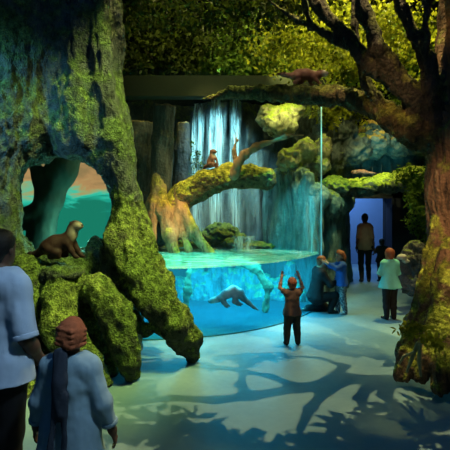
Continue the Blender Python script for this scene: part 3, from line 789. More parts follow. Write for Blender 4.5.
# ------------------------------------------------------------------ hanging creepers by the ledge
def creeper(name, clumps, n, size, m, label, kind='stuff'):
    c = clumps[0][0]
    o = foliage(name, clumps, n, size, m, None, c); o.location = c
    return tag(o, label, 'creeper', kind=kind)
creeper('hanging_creeper', [(at(415, 195, 9.3), (.25, .25, .45), 3), (at(420, 225, 9.2), (.22, .2, .40), 2), (at(412, 178, 9.4), (.3, .3, .2), 1.5)], 1500, .08, M['leaf_green'], 'green creeper hanging from the ledge beside the brown tree')
creeper('cliff_creeper', [(at(196, 168, 10.6), (.16, .15, .5), 1), (at(184, 150, 10.6), (.2, .15, .4), 1)], 500, .07, M['leaf_dark'], 'dark creeper clinging to the cliff beside the waterfall')
creeper('root_fern', [(at(418, 336, 4.6), (.12, .10, .07), 2), (at(428, 350, 4.5), (.08, .08, .08), 1)], 260, .06, M['leaf_yellow'], 'bright green leaf tuft on the brown tree roots', kind='thing')

# ------------------------------------------------------------------ otters
def otter(name, loc, rotz, spine, head, hdir, legs, tail, m, label, s=1.0, pale=(), look=None):
    """local +X is forward; legs: lists of points for one side, mirrored with lateral offset"""
    loc = tuple(loc)
    prims = chain([(x*s, (y0)*s, z*s, r*s) for x, y0, z, r in spine])
    hd = Vector(hdir).normalized(); up = Vector((0, 0, 1)); side = up.cross(hd).normalized(); up = hd.cross(side)
    Rm = np.array(Matrix((hd, side, up)).transposed())
    h = Vector(head) * s
    def hp(f, l, u): return tuple(h + (hd * f + side * l + up * u) * s)
    prims += [ell(h, (.062*s, .05*s, .044*s), Rm), ell(hp(.05, 0, -.012), (.034*s, .034*s, .024*s), Rm),
              ell(hp(.045, .018, -.012), (.024*s, .02*s, .018*s), Rm), ell(hp(.045, -.018, -.012), (.024*s, .02*s, .018*s), Rm)]
    neck = spine[-1]
    prims.append(cap((neck[0]*s, neck[1]*s, neck[2]*s), tuple(h), neck[3]*s, .04*s))
    for l in (-1, 1):
        prims.append(ell(hp(-.025, l*.045, .028), (.010*s, .013*s, .014*s), Rm, k=.008))
    for lg in legs:
        pts = [(x*s, y*s, z*s, r*s) for x, y, z, r in lg]
        prims += chain(pts, k=.02*s)
        x, y, z, r = pts[-1]
        dx = Vector(pts[-1][:3]) - Vector(pts[-2][:3]); dx.normalize()
        for q in (-1, 0, 1):      # toes
            prims.append(cap((x, y, z), (x + dx[0]*.022*s, y + q*.012*s + dx[1]*.02*s, z + dx[2]*.022*s), .008*s, .006*s, k=.006))
    prims += chain([(x*s, y*s, z*s, r*s) for x, y, z, r in tail], k=.03*s)
    def attr(V):
        out = np.zeros(len(V))
        for (c, r) in pale:
            d = np.linalg.norm(V - np.array(c) * s, axis=1) / (r * s)
            out = np.maximum(out, np.clip(1.4 - d * 1.2, 0, 1))
        return {'pale': out}
    o = solid(name, prims, m, None, .008 * max(s, .8), .035 * s, smooth_it=1, attr=attr)
    o.location = loc; o.rotation_euler = (0, 0, rotz)
    for l in (-1, 1):
        solid('eye', [ell(hp(.036, l*.03, .018), (.009*s, .009*s, .009*s))], M['eye'], o, .003 * s, .002)
    solid('nose', [ell(hp(.084, 0, -.002), (.010*s, .014*s, .010*s))], M['nose'], o, .003 * s, .002)
    return tag(o, label, 'otter')

def legpair(pts, w):
    return [[(x + dx, sgn * w + y, z, r) for (x, y, z, r) in pts] for sgn, dx in ((-1, 0), (1, .03))]
# sitting in the hollow, looking along the path
otter('otter', (at(63, 262, 5.46)[0], 5.46, 1.36), 0, [(-.15, 0, .11, .085), (-.07, 0, .135, .098), (.03, 0, .17, .078), (.085, 0, .235, .056), (.10, 0, .29, .05)], (.125, 0, .335), (1, -.35, .05),
      legpair([(.06, 0, .15, .04), (.10, 0, .08, .028), (.14, 0, .02, .02), (.165, 0, .012, .016)], .045) + legpair([(-.12, 0, .1, .06), (-.04, 0, .06, .045), (-.10, 0, .022, .028), (-.02, 0, .014, .02)], .065),
      [(-.19, 0, .09, .05), (-.30, .05, .03, .036), (-.40, .14, .022, .024), (-.46, .24, .022, .010)], M['fur_dark'],
      'dark brown otter with pale throat sitting in the tree hollow', 1.18, [((.13, -.03, .27), .07), ((.17, -.03, .32), .06), ((.12, -.02, .22), .05)])
# swimming behind the glass
otter('otter', at(231, 298, 7.4), PI, [(-.20, 0, .0, .05), (-.14, 0, .075, .075), (-.04, 0, .115, .09), (.08, 0, .06, .075), (.17, 0, .0, .055), (.22, 0, -.02, .045)], (.29, 0, -.035), (1, .12, -.12),
      legpair([(.12, 0, .0, .04), (.10, 0, -.07, .026), (.06, 0, -.12, .02), (.03, 0, -.14, .016)], .045) + legpair([(-.10, 0, .03, .05), (-.08, 0, -.05, .032), (-.13, 0, -.09, .022), (-.18, 0, -.11, .018)], .05),
      [(-.21, 0, -.01, .05), (-.29, 0, -.08, .036), (-.37, 0, -.15, .024), (-.45, 0, -.20, .010)], M['fur_grey'],
      'grey brown otter swimming underwater behind the viewing glass', 1.0, [((.28, 0, -.06), .09), ((.02, 0, .2), .10), ((-.1, 0, .15), .08)])  # pale patches along the back paint in light from above
# walking along the bough
BY = 6.95
otter('otter', (at(306, 0, BY)[0], BY, at(0, 84.5, BY)[2]), 0, [(-.20, 0, .13, .06), (-.12, 0, .16, .085), (.0, 0, .165, .088), (.12, 0, .14, .078), (.19, 0, .15, .058), (.22, 0, .165, .052)], (.275, 0, .185), (1, -.15, -.02),
      [[(.13, -.05, .12, .045), (.16, -.05, .06, .028), (.20, -.05, .012, .02), (.225, -.05, .008, .016)], [(.10, .05, .12, .045), (.07, .05, .06, .028), (.10, .05, .012, .02), (.125, .05, .008, .016)],
       [(-.15, -.05, .12, .06), (-.13, -.05, .06, .034), (-.20, -.05, .02, .024), (-.17, -.05, .01, .018)], [(-.12, .05, .12, .06), (-.06, .05, .06, .034), (-.10, .05, .02, .024), (-.07, .05, .01, .018)]],
      [(-.22, 0, .14, .05), (-.31, 0, .15, .036), (-.39, .02, .17, .026), (-.46, .03, .19, .012)], M['fur_warm'],
      'brown otter walking along the top of the long bough', .95, [((.30, -.02, .17), .07)])
# upright on the log
LY = 9.2
otter('otter', (at(212, 0, LY)[0], LY, at(0, 167.5, LY)[2]), math.radians(-35), [(-.04, 0, .06, .07), (-.03, 0, .12, .075), (-.005, 0, .2, .062), (.005, 0, .27, .045)], (.02, 0, .325), (1, 0, .1),
      legpair([(.01, 0, .22, .03), (.05, 0, .17, .022), (.07, 0, .12, .016), (.075, 0, .10, .014)], .04) + legpair([(-.02, 0, .06, .05), (.05, 0, .06, .035), (.03, 0, .02, .024), (.08, 0, .012, .018)], .055),
      [(-.08, 0, .05, .045), (-.16, 0, .03, .032), (-.24, .04, .0, .022), (-.30, .1, -.03, .010)], M['fur_warm'],
      'small otter sitting upright on the fallen log', 1.0, [((.05, 0, .25), .06)])
# lying on the mossy ledge
otter('otter', (at(361, 0, 10.35)[0], 10.35, at(0, 174, 10.35)[2]), PI, [(-.18, 0, .055, .055), (-.08, 0, .07, .072), (.05, 0, .07, .072), (.14, 0, .07, .055), (.18, 0, .075, .048)], (.235, 0, .08), (1, .2, 0),
      legpair([(.12, 0, .05, .04), (.17, 0, .025, .026), (.21, 0, .015, .018), (.24, 0, .012, .016)], .055) + legpair([(-.14, 0, .05, .05), (-.10, 0, .03, .034), (-.16, 0, .018, .024), (-.2, 0, .012, .018)], .06),
      [(-.21, 0, .045, .045), (-.30, .03, .03, .033), (-.38, .08, .02, .022), (-.43, .14, .02, .010)], M['fur_warm'],
      'otter lying stretched out on the mossy ledge', .72, [((.2, 0, .05), .08)])

# ------------------------------------------------------------------ people
def hand_prims(w, d, nrm, H, curl=.5, side=1, fr=.0050):
    """wrist w, direction d, palm normal nrm (palm faces nrm)."""
    w, d, nrm = Vector(w), Vector(d).normalized(), Vector(nrm)
    nrm = (nrm - d * nrm.dot(d)).normalized(); lat = d.cross(nrm) * side     # thumb side
    L = .105 * H
    pr = [cap(w, w + d*L*.12, .017*H, .015*H)]
    for i, u in enumerate((-.30, -.10, .10, .30)):
        base = w + d*L*.48 + lat*u*L*.5
        pr.append(cap(w + d*L*.1 + lat*u*L*.32, base, .009*H, .0068*H, k=.008*H))
        fl = L * (.40, .50, .54, .48)[i]
        c = curl * (1.0 + .12 * (i - 1.5))
        d1 = (d*math.cos(c*.6) + nrm*math.sin(c*.6)); d2 = (d*math.cos(c*1.5) + nrm*math.sin(c*1.5)); d3 = (d*math.cos(c*2.2) + nrm*math.sin(c*2.2))
        p1 = base + d1*fl*.45; p2 = p1 + d2*fl*.32; p3 = p2 + d3*fl*.23
        pr += [cap(base, p1, fr*H*1.1, fr*H, k=.003*H), cap(p1, p2, fr*H, fr*H*.92, k=.003*H), cap(p2, p3, fr*H*.92, fr*H*.78, k=.003*H)]
    tb = w + d*L*.16 + lat*L*.16
    t1 = tb + (d*.6 + lat*.75 + nrm*.25).normalized()*L*.26; t2 = t1 + (d*.9 + lat*.35 + nrm*.25).normalized()*L*.22
    pr += [cap(tb, t1, .0085*H, fr*H*1.15, k=.006*H), cap(t1, t2, fr*H*1.15, fr*H*.9, k=.003*H)]
    return pr

def figure(loc, rotz, H, label, child=0.0, arms=None, legs=None, lean=0.0, hips=None, chest_up=None, head_turn=0.0, head_tilt=0.0, skin='skin_tan',
           hair=None, top=None, bottom=None, shoes='shoe', vox=None, palm=None, curl=(.5, .5), build=.93):
    """stands at loc facing local +Y. arms: {-1:(elbow,wrist),1:...} in units of H relative to shoulder; legs: {side:(knee,ankle,toe)} absolute in units of H"""
    hh = H * (.132 + .055 * child)                    # head height
    chin = H - hh
    girth = (1.0 + .18 * child) * build
    hipz = H * (.505 - .035 * child)
    nk = .042 - .024 * child
    shz = chin - H * nk
    root = Vector((0, 0, hipz)) if hips is None else Vector(hips) * H
    drop = root.z - hipz
    up = Vector((0, math.sin(lean), math.cos(lean)))
    fw = Vector((0, math.cos(lean), -math.sin(lean)))
    tl = shz - hipz
    def T(x, u, f=0):  # torso point, u = fraction hip->shoulder
        return root + Vector((x * H, 0, 0)) + up * (u * tl) + fw * (f * H)
    sw = (.091 + .006 * child) * (.5 + .5 * build)
    torso = [cap(T(0, -.02), T(0, .30), .088*H*girth, .078*H*girth, 1.42), cap(T(0, .30), T(0, .70), .078*H*girth, .092*H*girth, 1.42), cap(T(0, .70), T(0, .92), .092*H*girth, .07*H*girth, 1.42),
             cap(T(-sw*.55, .965), T(sw*.55, .965), .044*H*girth, .044*H*girth), cap(T(-sw*.5, .965), T(-sw*.95, .93), .042*H*girth, .038*H*girth), cap(T(sw*.5, .965), T(sw*.95, .93), .042*H*girth, .038*H*girth), cap(T(-.05, .03), T(.05, .03), .075*H*girth, .075*H*girth, 1.15)]
    neck_b, neck_t = T(0, 1.0), T(0, 1.0) + up * (H*.075) + fw * (.008*H)
    neck = [cap(neck_b, neck_t, .036*H*girth, .031*H*girth), cap(T(-.035, .99), T(0, 1.08), .026*H, .028*H), cap(T(.035, .99), T(0, 1.08), .026*H, .028*H)]
    hc = T(0, 1.0) + up * (H*nk + hh*.5) + fw * (.016*H)
    Rh = R3(-head_tilt - lean*.3, 0, head_turn)
    def hp(x, f, u):
        v = Rh @ np.array([x*hh, f*hh, u*hh]); return tuple(np.array(hc) + v)
    head = [ell(hp(0, -.02, .10), (.335*hh, .41*hh, .39*hh), Rh), ell(hp(0, .10, -.22), (.245*hh, .27*hh, .27*hh), Rh), ell(hp(0, .20, -.38), (.12*hh, .12*hh, .10*hh), Rh),
            ell(hp(0, .42, -.08), (.045*hh, .075*hh, .10*hh), Rh, k=.03*hh), cap(hp(0, .37, .06), hp(0, .46, -.11), .03*hh, .045*hh, k=.03*hh),
            ell(hp(0, .375, -.27), (.085*hh, .045*hh, .03*hh), Rh, k=.03*hh),
            ell(hp(-.14, .33, .10), (.08*hh, .05*hh, .03*hh), Rh, k=.03*hh), ell(hp(.14, .33, .10), (.08*hh, .05*hh, .03*hh), Rh, k=.03*hh)]
    for s in (-1, 1):
        head.append(ell(hp(s*.345, -.02, -.06), (.035*hh, .075*hh, .12*hh), Rh, k=.02*hh))
    # limbs
    A = {}; ar = []; hand = []
    for s in (-1, 1):
        sh = T(s*sw, .925)
        e, w = (arms or {}).get(s, ((s*.026, -.01, -.175), (s*.036, .03, -.325)))
        el, wr = sh + Vector(e)*H, sh + Vector(w)*H
        A[s] = (sh, el, wr)
        ar += [cap(sh, el, .033*H*girth, .026*H*girth), cap(el, el.lerp(wr, .35), .026*H*girth, .026*H*girth), cap(el.lerp(wr, .35), wr, .026*H*girth, .0175*H*girth)]
        pn = (palm or {}).get(s, (-s, 0, 0))
        hand += hand_prims(wr, wr - el, pn, H, curl[0 if s < 0 else 1], side=(1 if s > 0 else -1))
    Lg = {}; lg = []; foot = {}
    for s in (-1, 1):
        hp_ = root + Vector((s*.052*H, 0, -.01*H))
        kn, an, to = (legs or {}).get(s, ((s*.055, .005, .275 - .02*child), (s*.055, -.005, .045), (s*.07, .085, .018)))
        kn, an, to = Vector(kn)*H, Vector(an)*H, Vector(to)*H
        Lg[s] = (hp_, kn, an, to)
        lg += [cap(hp_, kn, .062*H*girth, .038*H*girth), cap(kn, kn.lerp(an, .35), .037*H*girth, .036*H*girth), cap(kn.lerp(an, .35), an, .036*H*girth, .022*H*girth), cap(an, to, .024*H, .016*H)]
        heel = an + (an - to).normalized() * .012*H; heel.z = an.z - .02*H if abs(an.z - .045*H) < .03*H else heel.z
        foot[s] = [cap(heel, to, .024*H, .020*H), cap(an, an.lerp(to, .4), .027*H, .024*H)]
    vox = vox or H / 200
    body_pr = torso + neck + head + ar + lg + hand
    body = solid('person', body_pr, M[skin], None, vox, .022*H, smooth_it=1)
    body.location = loc; body.rotation_euler = (0, 0, rotz)
    tag(body, label, 'person')
    for s in (-1, 1):
        solid('eye', [ell(hp(s*.145, .345, .025), (.038*hh, .030*hh, .028*hh), Rh)], M['eye'], body, .012*hh, .005)
    solid('mouth', [ell(hp(0, .405, -.27), (.075*hh, .02*hh, .018*hh), Rh)], M['mouth'], body, .01*hh, .005)
    # hair
    if hair:
        kind, hm = hair
        grow = {'short': 1.08, 'curly': 1.2, 'wrap': 1.16, 'long': 1.12}[kind]
        prm = [ell(hp(0, -.05, .13), (.345*hh*grow, .42*hh*grow, .40*hh*grow), Rh)]
        if kind in ('curly', 'long'):
            prm += [ell(hp(x, y, z), (.22*hh, .22*hh, .26*hh), Rh) for x, y, z in ((0, -.36, -.36), (.22, -.26, -.34), (-.22, -.26, -.34), (0, -.30, -.52), (-.26, -.12, -.12), (.26, -.12, -.12), (0, -.32, -.12), (.2, -.28, -.1), (-.2, -.28, -.1))]
        if kind == 'short':
            prm += [ell(hp(0, -.24, -.12), (.28*hh, .2*hh, .26*hh), Rh), ell(hp(0, -.24, -.28), (.22*hh, .15*hh, .16*hh), Rh)]
        if kind == 'wrap':
            prm += [ell(hp(0, -.30, .02), (.28*hh, .24*hh, .30*hh), Rh)] + [c_ for q in (-1, 0, 1, 2) for c_ in chain([(*hp(-.40, .0, .02 + q*.13), .06*hh), (*hp(-.26 + .03*q, -.38, .10 + q*.13), .075*hh), (*hp(.10, -.50, .02 + q*.15), .075*hh), (*hp(.40, -.08, -.02 + q*.13), .06*hh)], k=.025*hh)] + [ell(hp(-.02, -.50, -.06), (.12*hh, .10*hh, .12*hh), Rh, k=.02*hh)]
        fdir = Rh @ np.array([0, 1, 0]); udir = Rh @ np.array([0, 0, 1]); C = np.array(hc)
        def face_cut(D, X, Y, Z):
            f = ((X-C[0])*fdir[0] + (Y-C[1])*fdir[1] + (Z-C[2])*fdir[2]) / hh
            u = ((X-C[0])*udir[0] + (Y-C[1])*udir[1] + (Z-C[2])*udir[2]) / hh
            # keep behind a sloping hairline
            line = np.where(u > .25, .20 + (u - .25) * 1.4, .20 - (.25 - u) * .62)
            return np.maximum(D, (f - line) * hh * .8)
        amp = {'short': .02, 'curly': .09, 'wrap': .03, 'long': .04}[kind] * hh
        solid('head_wrap' if kind == 'wrap' else 'hair', prm, M[hm], body, hh / 30, .06*hh, cuts=(face_cut,), disp=((amp, 14 / H, 3, (1, 1, 1), 3),))
    # top
    if top:
        tm, sleeve, hem, flare, loose = top
        g = loose * H
        def fat(p, e): q = dict(p); q['ra'] = p['ra'] + e * (p['flat'] * .5 + .5); q['rb'] = p['rb'] + e * (p['flat'] * .5 + .5); return q
        low, nt = T(0, hem), T(0, 1.0) + up*.030*H
        cl = [(low, -up), (nt, up)]
        pr = [fat(p, g) for p in torso] + [cap(T(-.05, 1.0), T(.05, 1.0), .034*H + g*.5)]
        pr += [cap(T(q*.036, .40), T(q*(.044 + flare*.5), hem - .1), .066*H*girth + g*.6, .084*H*girth + g + flare*.6*H, 1.0) for q in (-1, 1)]
        for p in pr: p['clip'] = cl
        sl = []; cuffs = []
        for s in (-1, 1):
            sh, el, wr = A[s]
            r0, r1, r2 = .039*H*girth + g*.6, .031*H*girth + g*.8, .022*H*girth + g*.8
            if sleeve <= 1:
                e_ = sh.lerp(el, sleeve); dd = (el - sh).normalized()
                q = [cap(sh, sh.lerp(el, min(1.2, sleeve + .15)), r0, r1)]
                re = r0 + (r1 - r0) * sleeve
            else:
                e_ = el.lerp(wr, sleeve - 1); dd = (wr - el).normalized()
                q = [cap(sh, el, r0, r1), cap(el, el.lerp(wr, sleeve - .85), r1, r2)]
                re = r1 + (r2 - r1) * (sleeve - 1)
            q[-1]['clip'] = [(e_, dd)]
            sl += q; cuffs.append((e_, dd, re))
        shirt = solid('tunic' if hem < -.3 else 'shirt', pr + sl, M[tm], body, vox * 1.1, .025*H, disp=((.006*H, 9 / H, 3, (1, 1, .5), 5), (.003*H, 24 / H, 2, (1, 1, .7), 8)), smooth_it=1)
        for e_, dd, re in cuffs:
            c = cap(e_ - dd*.022*H, e_ + dd*.012*H, re * 1.08, re * 1.08); c['clip'] = [(e_ + dd*.004*H, dd), (e_ - dd*.016*H, -dd)]
            solid('cuff', [c], M[tm], shirt, vox, .004)
        c = cap(T(0, 1.0), T(0, 1.0) + up*.05*H, .052*H*girth, .040*H*girth); c['clip'] = [(T(0, 1.0) + up*.036*H, up), (T(0, 1.0) + up*.012*H, -up)]
        solid('collar', [c], M[tm], shirt, vox, .004)
    if bottom:
        bm_, length, loose = bottom
        g = loose * H
        pr = [cap(T(-.05, .03), T(.05, .03), .078*H*girth + g, .078*H*girth + g, 1.15), cap(T(0, .0), T(0, .28), .09*H*girth + g, .08*H*girth + g, 1.4)]
        for s in (-1, 1):
            a, kn, an, to = Lg[s]
            end = kn.lerp(an, max(length, 1.0))
            g2 = max(g, .007*H); md = kn.lerp(end, .38)
            pr += [cap(a, kn, .064*H*girth + g, .041*H*girth + g2), cap(kn, md, .041*H*girth + g2, .038*H*girth + g2), cap(md, end, .038*H*girth + g2, .029*H*girth + g2)]
        solid('trousers', pr, M[bm_], body, vox * 1.1, .02*H, disp=((.005*H, 10 / H, 3, (1, 1, .6), 6),), smooth_it=1)
    if shoes:
        for s in (-1, 1):
            lowest = 0.004
            solid('shoe', foot[s], M[shoes], body, vox, .015*H, cuts=(lambda D, X, Y, Z: np.maximum(D, lowest - Z + 0*X + 0*Y),), smooth_it=1)
    return body

def gx(px, Y): return (px - 225) * Y / F
# adult at the frame edge
MY = 3.0
man = figure((gx(-2, MY), MY, 0), math.radians(-24), 1.825, 'man in a pale blue shirt with rolled sleeves beside the child in a head wrap', skin='skin_dark', vox=.0085,
       hair=('short', 'hair_black'), top=('shirt_white', 1.0, -.12, .012, .016), bottom=('black_cloth', .93, .008),
       arms={1: ((.05, .0, -.175), (.02, .10, -.29)), -1: ((-.04, .0, -.175), (-.04, .06, -.32))}, head_turn=math.radians(6))
KY = 2.72
kid = figure((gx(70, KY), KY, 0), math.radians(-4), 1.30, 'child in a rust head wrap and pale tunic seen from behind, beside the man', child=.55, skin='skin_dark', vox=.006,
       hair=('wrap', 'wrap'), top=('tunic', 1.75, -.55, .035, .014), bottom=('black_cloth', .93, .006),
       arms={1: ((.065, .0, -.165), (.10, .03, -.30)), -1: ((-.06, .0, -.165), (-.09, .04, -.30))}, head_turn=math.radians(10), head_tilt=-.05)
# scarf tail hanging down the back of the child, and pale yoke
solid('scarf', [cap((x*1.0, y, z), (x2, y2, z2), r1, r2, 1.7) for (x, y, z, x2, y2, z2, r1, r2) in ((-.02, -.085, 1.12, -.015, -.115, .98, .042, .036), (-.015, -.115, .98, .0, -.145, .80, .034, .03), (-.03, -.12, .95, -.045, -.16, .60, .024, .024), (.02, -.125, .9, .03, -.165, .55, .018, .02))], M['scarf'], kid, .008, .03, disp=((.012, 12, 3, (1, 1, .3), 2),))

toddler = figure((gx(292, 6.45), 6.43, 0), math.radians(6), .96, 'toddler in a brown shirt raising both arms at the tank glass', build=.84, child=1.0, skin='skin_tan', vox=.0048,
       hair=('short', 'hair_auburn'), top=('shirt_brown', .55, -.05, .008, .012), bottom=('trouser_olive', .9, .012),
       arms={1: ((.085, .06, .07), (.045, .11, .225)), -1: ((-.085, .06, .07), (-.045, .11, .225))}, palm={1: (0, 1, 0), -1: (0, 1, 0)}, curl=(.3, .3),
       legs={1: ((.075, .01, .25), (.085, -.01, .045), (.10, .08, .018)), -1: ((-.075, .01, .25), (-.085, -.01, .045), (-.10, .08, .018))})
girl = figure((gx(341, 8.27), 8.27, 0), math.radians(100), 1.15, 'girl in a blue top reaching both arms toward the kneeling adult', child=.7, skin='skin_light', vox=.0055,
       hair=('curly', 'hair_auburn'), top=('blue_cloth', 1.85, -.05, .012, .010), bottom=('leggings', .95, .004), shoes='shoe_pale',
       arms={1: ((.02, .13, -.03), (-.01, .27, .06)), -1: ((-.02, .13, -.04), (.03, .26, .04))}, head_turn=math.radians(12),
       legs={1: ((.05, .04, .26), (.05, .03, .045), (.055, .12, .018)), -1: ((-.055, -.01, .26), (-.055, -.05, .045), (-.06, .035, .018))})
adult = figure((gx(320.5, 8.3), 8.36, 0), math.radians(-78), 1.55, 'auburn haired adult in black kneeling in front of the girl in blue', skin='skin_light', vox=.008,
       hair=('short', 'hair_auburn'), top=('black_cloth', 1.9, -.05, .01, .012), bottom=('black_cloth', .95, .012),
       hips=(0, -.06, .19), lean=.16,
       legs={1: ((.075, .16, .215), (.075, .10, .045), (.08, .18, .018)), -1: ((-.06, .10, .04), (-.07, -.12, .05), (-.075, -.20, .018))},
       arms={1: ((.03, .10, -.13), (.0, .21, -.10)), -1: ((-.03, .09, -.14), (.02, .2, -.14))})
boy = figure((gx(390, 7.85), 7.85, 0), math.radians(12), 1.24, 'child in a loose aqua shirt and black trousers standing near the brown tree', build=.86, child=.6, skin='skin_tan', vox=.006,
       hair=('short', 'hair_auburn'), top=('aqua_cloth', 1.0, -.10, .03, .020), bottom=('black_cloth', 1.04, .004),
       arms={1: ((.05, .03, -.15), (-.02, .13, -.10)), -1: ((-.05, .03, -.15), (.02, .13, -.12))}, head_turn=math.radians(14))
walker = figure((gx(365, 11.7), 11.7, 0), math.radians(-4), 1.77, 'adult in a tan shirt walking away through the doorway', build=.74, skin='skin_dark', vox=.0095,
       hair=('short', 'hair_black'), top=('tan_cloth', .9, -.08, .0, .007), bottom=('black_cloth', .95, .006),
       arms={1: ((.032, .0, -.175), (.055, .03, -.32)), -1: ((-.032, -.02, -.175), (-.028, .06, -.31))},
       legs={1: ((.055, .03, .275), (.055, .0, .045), (.065, .085, .018)), -1: ((-.055, .02, .275), (-.06, -.06, .055), (-.065, .02, .018))})
small = figure((gx(382, 11.75), 11.75, 0), math.radians(4), 1.12, 'small child in dark clothes holding the hand of the walking adult', child=.7, skin='skin_dark', vox=.0065,
       hair=('short', 'hair_black'), top=('black_cloth', .9, -.06, .012, .012), bottom=('black_cloth', .95, .006),
       arms={-1: ((-.06, .02, -.10), (-.10, .03, .02)), 1: ((.04, .0, -.16), (.05, .02, -.30))})

# ------------------------------------------------------------------ unseen branch and leaves added overhead to shape the floor shadows
LP = Vector((1.6, 5.0, 7.7))
def fl(px, py):
    Y = 900 / (py - 205); return Vector(((px - 225) * Y / F, Y, 0))
def ov(px, py, r, t_=.33):
    p = LP.lerp(fl(px, py), t_); return (p.x, p.y, p.z, r)
shadow_twigs = [
    [(3.2, 5.5, 5.6, .10), ov(430, 384, .06), ov(390, 380, .045), ov(350, 378, .04), ov(300, 388, .035), ov(250, 396, .032), ov(215, 400, .028), ov(170, 398, .022), ov(120, 405, .016)],
    [ov(350, 378, .035), ov(325, 392, .025), ov(310, 408, .02), ov(300, 430, .015)],
    [ov(300, 388, .028), ov(270, 376, .02), ov(225, 368, .018), ov(170, 366, .012)],
    [ov(390, 380, .035), ov(385, 396, .022), ov(400, 412, .018), ov(430, 420, .014)],
    [ov(250, 396, .025), ov(240, 385, .018), ov(244, 372, .014), ov(238, 360, .01)],
    [ov(330, 379, .03), ov(345, 366, .02), ov(320, 358, .014), ov(290, 356, .01)],
    [ov(372, 380, .03), ov(360, 398, .02), ov(366, 415, .014)],
]
V, Q, g = organic([chain(p) for p in shadow_twigs], .011, .03)
ov_kids = split_parts(V, Q, g, ['overhead_branch'] + ['twig'] * 6, [M['bark_dark']] * 7, tree2, TR)
for k_ in ov_kids[1:]: k_.parent = ov_kids[0]
lf = []
for px, py, r in ((140, 372, .16), (110, 395, .14), (150, 425, .13), (205, 432, .14), (260, 436, .15), (330, 442, .17), (400, 438, .18), (445, 436, .18), (170, 352, .14), (240, 350, .12), (310, 346, .12), (390, 352, .12), (100, 440, .12), (440, 360, .12), (230, 446, .2), (300, 448, .2), (370, 448, .2), (165, 440, .12), (440, 448, .2), (120, 385, .12)):
    p = LP.lerp(fl(px, py), .33); lf.append(((p.x, p.y, p.z), (r * 1.5, r * .8, .08), r))
foliage('foliage', lf, 2300, .085, M['leaf_green'], tree2, TR)  # unseen leaf clumps added to dapple and darken the floor light

# ------------------------------------------------------------------ light
W = bpy.data.worlds.new('world'); bpy.context.scene.world = W; W.use_nodes = True
W.node_tree.nodes['Background'].inputs[0].default_value = (.03, .12, .22, 1); W.node_tree.nodes['Background'].inputs[1].default_value = .25

def spot(name, loc, target, color, power, size=60, blend=.6, rad=.15):
    l = bpy.data.lights.new(name, 'SPOT'); l.color = color; l.energy = power; l.spot_size = math.radians(size); l.spot_blend = blend; l.shadow_soft_size = rad
    o = link(bpy.data.objects.new(name, l)); o.location = loc
    o.rotation_euler = (Vector(target) - Vector(loc)).to_track_quat('-Z', 'Y').to_euler(); return o
def area(name, loc, target, color, power, sx, sy):
    l = bpy.data.lights.new(name, 'AREA'); l.shape = 'RECTANGLE'; l.size = sx; l.size_y = sy; l.color = color; l.energy = power
    o = link(bpy.data.objects.new(name, l)); o.location = loc
    o.rotation_euler = (Vector(target) - Vector(loc)).to_track_quat('-Z', 'Y').to_euler(); return o
def point(name, loc, color, power, rad=.15):
    l = bpy.data.lights.new(name, 'POINT'); l.color = color; l.energy = power; l.shadow_soft_size = rad
    o = link(bpy.data.objects.new(name, l)); o.location = loc; return o

BLUE, CYAN, TEAL, GREEN, WARM, ORANGE = (.10, .32, 1), (.12, .75, 1), (.08, .9, .75), (.65, 1, .18), (1, .85, .55), (1, .58, .20)
# overall dim blue from overhead
area('blue_wash', (0, 1.5, 7.6), (0, 3.2, 0), (.05, .25, .8), 60, 5, 3).visible_glossy = False
# hollow tree
spot('tree_blue', (-4.0, 2.6, 4.0), (-2.8, 5.6, 3.0), (.16, .60, 1), 620, 42, .8)
spot('tree_green', (.9, 3.9, 6.9), (-1.35, 5.6, 2.0), (.86, 1, .30), 2100, 42, .7)
spot('root_green', (.5, 3.4, 5.6), (-1.5, 5.2, .5), (.78, 1, .25), 330, 40, .8)
# floor patch through the added unseen branch
spot('floor_key', LP, (1.0, 4.8, 0), (1, .78, .34), 2000, 50, .3, .008)
# canopy
spot('canopy_yellow', (1.6, 6.8, 7.7), (1.5, 9, 4.6), (1, .95, .35), 1000, 85, .7)
spot('canopy_right', (3.6, 9.0, 7.6), (2.3, 7.6, 4.9), (1, .92, .30), 2200, 85, .7)
spot('canopy_front', (1.2, 6.4, 5.9), (2.2, 8.2, 4.9), (1, .90, .22), 650, 80, .8)
spot('canopy_left', (-1.2, 7.4, 7.6), (-.9, 10, 4.9), (1, .95, .28), 480, 70, .8)
# brown tree
spot('bark_warm', (1.0, 2.6, 4.3), (3.05, 5.1, 4.1), (1, .62, .18), 900, 17, .7)
spot('trunk_warm', (1.4, 2.2, 3.6), (3.1, 5.2, 1.7), (1, .64, .32), 900, 34, .8)
spot('bough_warm', (1.1, 4.4, 4.6), (2.25, 5.8, 3.05), (1, .62, .2), 170, 26, .7)
spot('bough_otter', (.6, 5.6, 5.6), (1.3, 7, 4.1), (1, .85, .55), 110, 26, .7)
spot('root_lime', (1.9, 3.4, 4.2), (2.45, 4.8, .05), (1, .95, .35), 110, 18, .8)
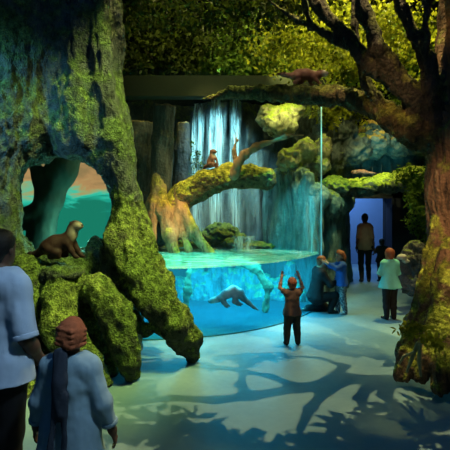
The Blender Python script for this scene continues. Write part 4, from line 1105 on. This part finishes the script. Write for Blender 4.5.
# pool
area('pool_glow', (.1, 8.25, 1.0), (.1, 8.25, 0), (.10, .76, 1), 190, 2.6, 1.6)
spot('swim_light', (.3, 5.3, 1.75), (.06, 7.4, .55), (1, .95, .9), 190, 11, .8)
spot('pool_top', (.35, 7.7, 3.95), (.45, 8.3, 1.05), (.22, 1, .78), 1300, 62, .6)
spot('pool_top_far', (-.8, 7.4, 3.95), (-.75, 7.9, 1.05), (.22, 1, .68), 900, 56, .6)
spot('pool_front', (.3, 5.0, 6.8), (.8, 6.7, 0), (.08, .58, 1), 240, 26, .9)
spot('fall_cool', (-.1, 9.2, 4.9), (-.1, 10.9, 2.5), (.42, .92, 1), 800, 66, .7)
spot('curtain_teal', (.9, 8.3, 3.6), (1.6, 9.5, 1.3), (.05, .75, .85), 330, 46, .7)
spot('curtain_teal_far', (2.0, 8.2, 3.8), (2.8, 10.8, 1.4), (.06, .9, .7), 90, 50, .8)
spot('log_warm', (-.4, 7.2, 5.8), (-.3, 9.3, 2.5), (1, .76, .26), 620, 30, .7)
spot('root_orange', (.0, 7.6, 2.9), (-1.25, 9.1, 1.6), (1, .58, .20), 420, 30, .7)
spot('stone_yellow', (1.0, 8.0, 5.2), (1.55, 10.3, 3.4), (1, .95, .30), 900, 36, .8)
spot('overhang_orange', (3.2, 9.4, 6.2), (3.8, 11.3, 3.7), (1, .66, .2), 600, 30, .7)
spot('overhang_teal', (3.0, 8.8, 2.6), (3.7, 11.2, 3.3), (.06, .8, .85), 150, 40, .8)
spot('ledge_lime', (3.0, 8.6, 5.0), (3.4, 10.6, 2.85), (.98, 1, .3), 800, 24, .6)
area('corridor_blue', (3.8, 14.0, 3.1), (3.8, 14.0, 0), (.25, .48, 1), 110, 2.4, 1.6)
spot('walker_warm', (3.0, 9.2, 2.1), (3.65, 11.7, 1.2), (1, .75, .5), 30, 16, .8)
# people
spot('people_cool', (2.6, 5.8, 6.4), (2.5, 7.7, .9), (.40, .82, 1), 190, 18, .8)
spot('toddler_warm', (2.8, 4.4, 4.4), (1.0, 6.4, .8), (1, .78, .55), 90, 14, .8)
spot('shirt_cool', (.7, 1.6, 4.4), (-1.1, 2.8, 1.2), (.62, .86, 1), 400, 26, .8)
# hollow interior
point('hollow_teal', (-2.3, 6.95, 1.5), (.2, .9, .65), 14, .1)

sc = bpy.context.scene
sc.view_settings.view_transform = 'Standard'
sc.view_settings.look = 'None'
sc.view_settings.exposure = 0
sc.cycles.use_denoising = True
sc.cycles.max_bounces = 8
sc.cycles.transparent_max_bounces = 16
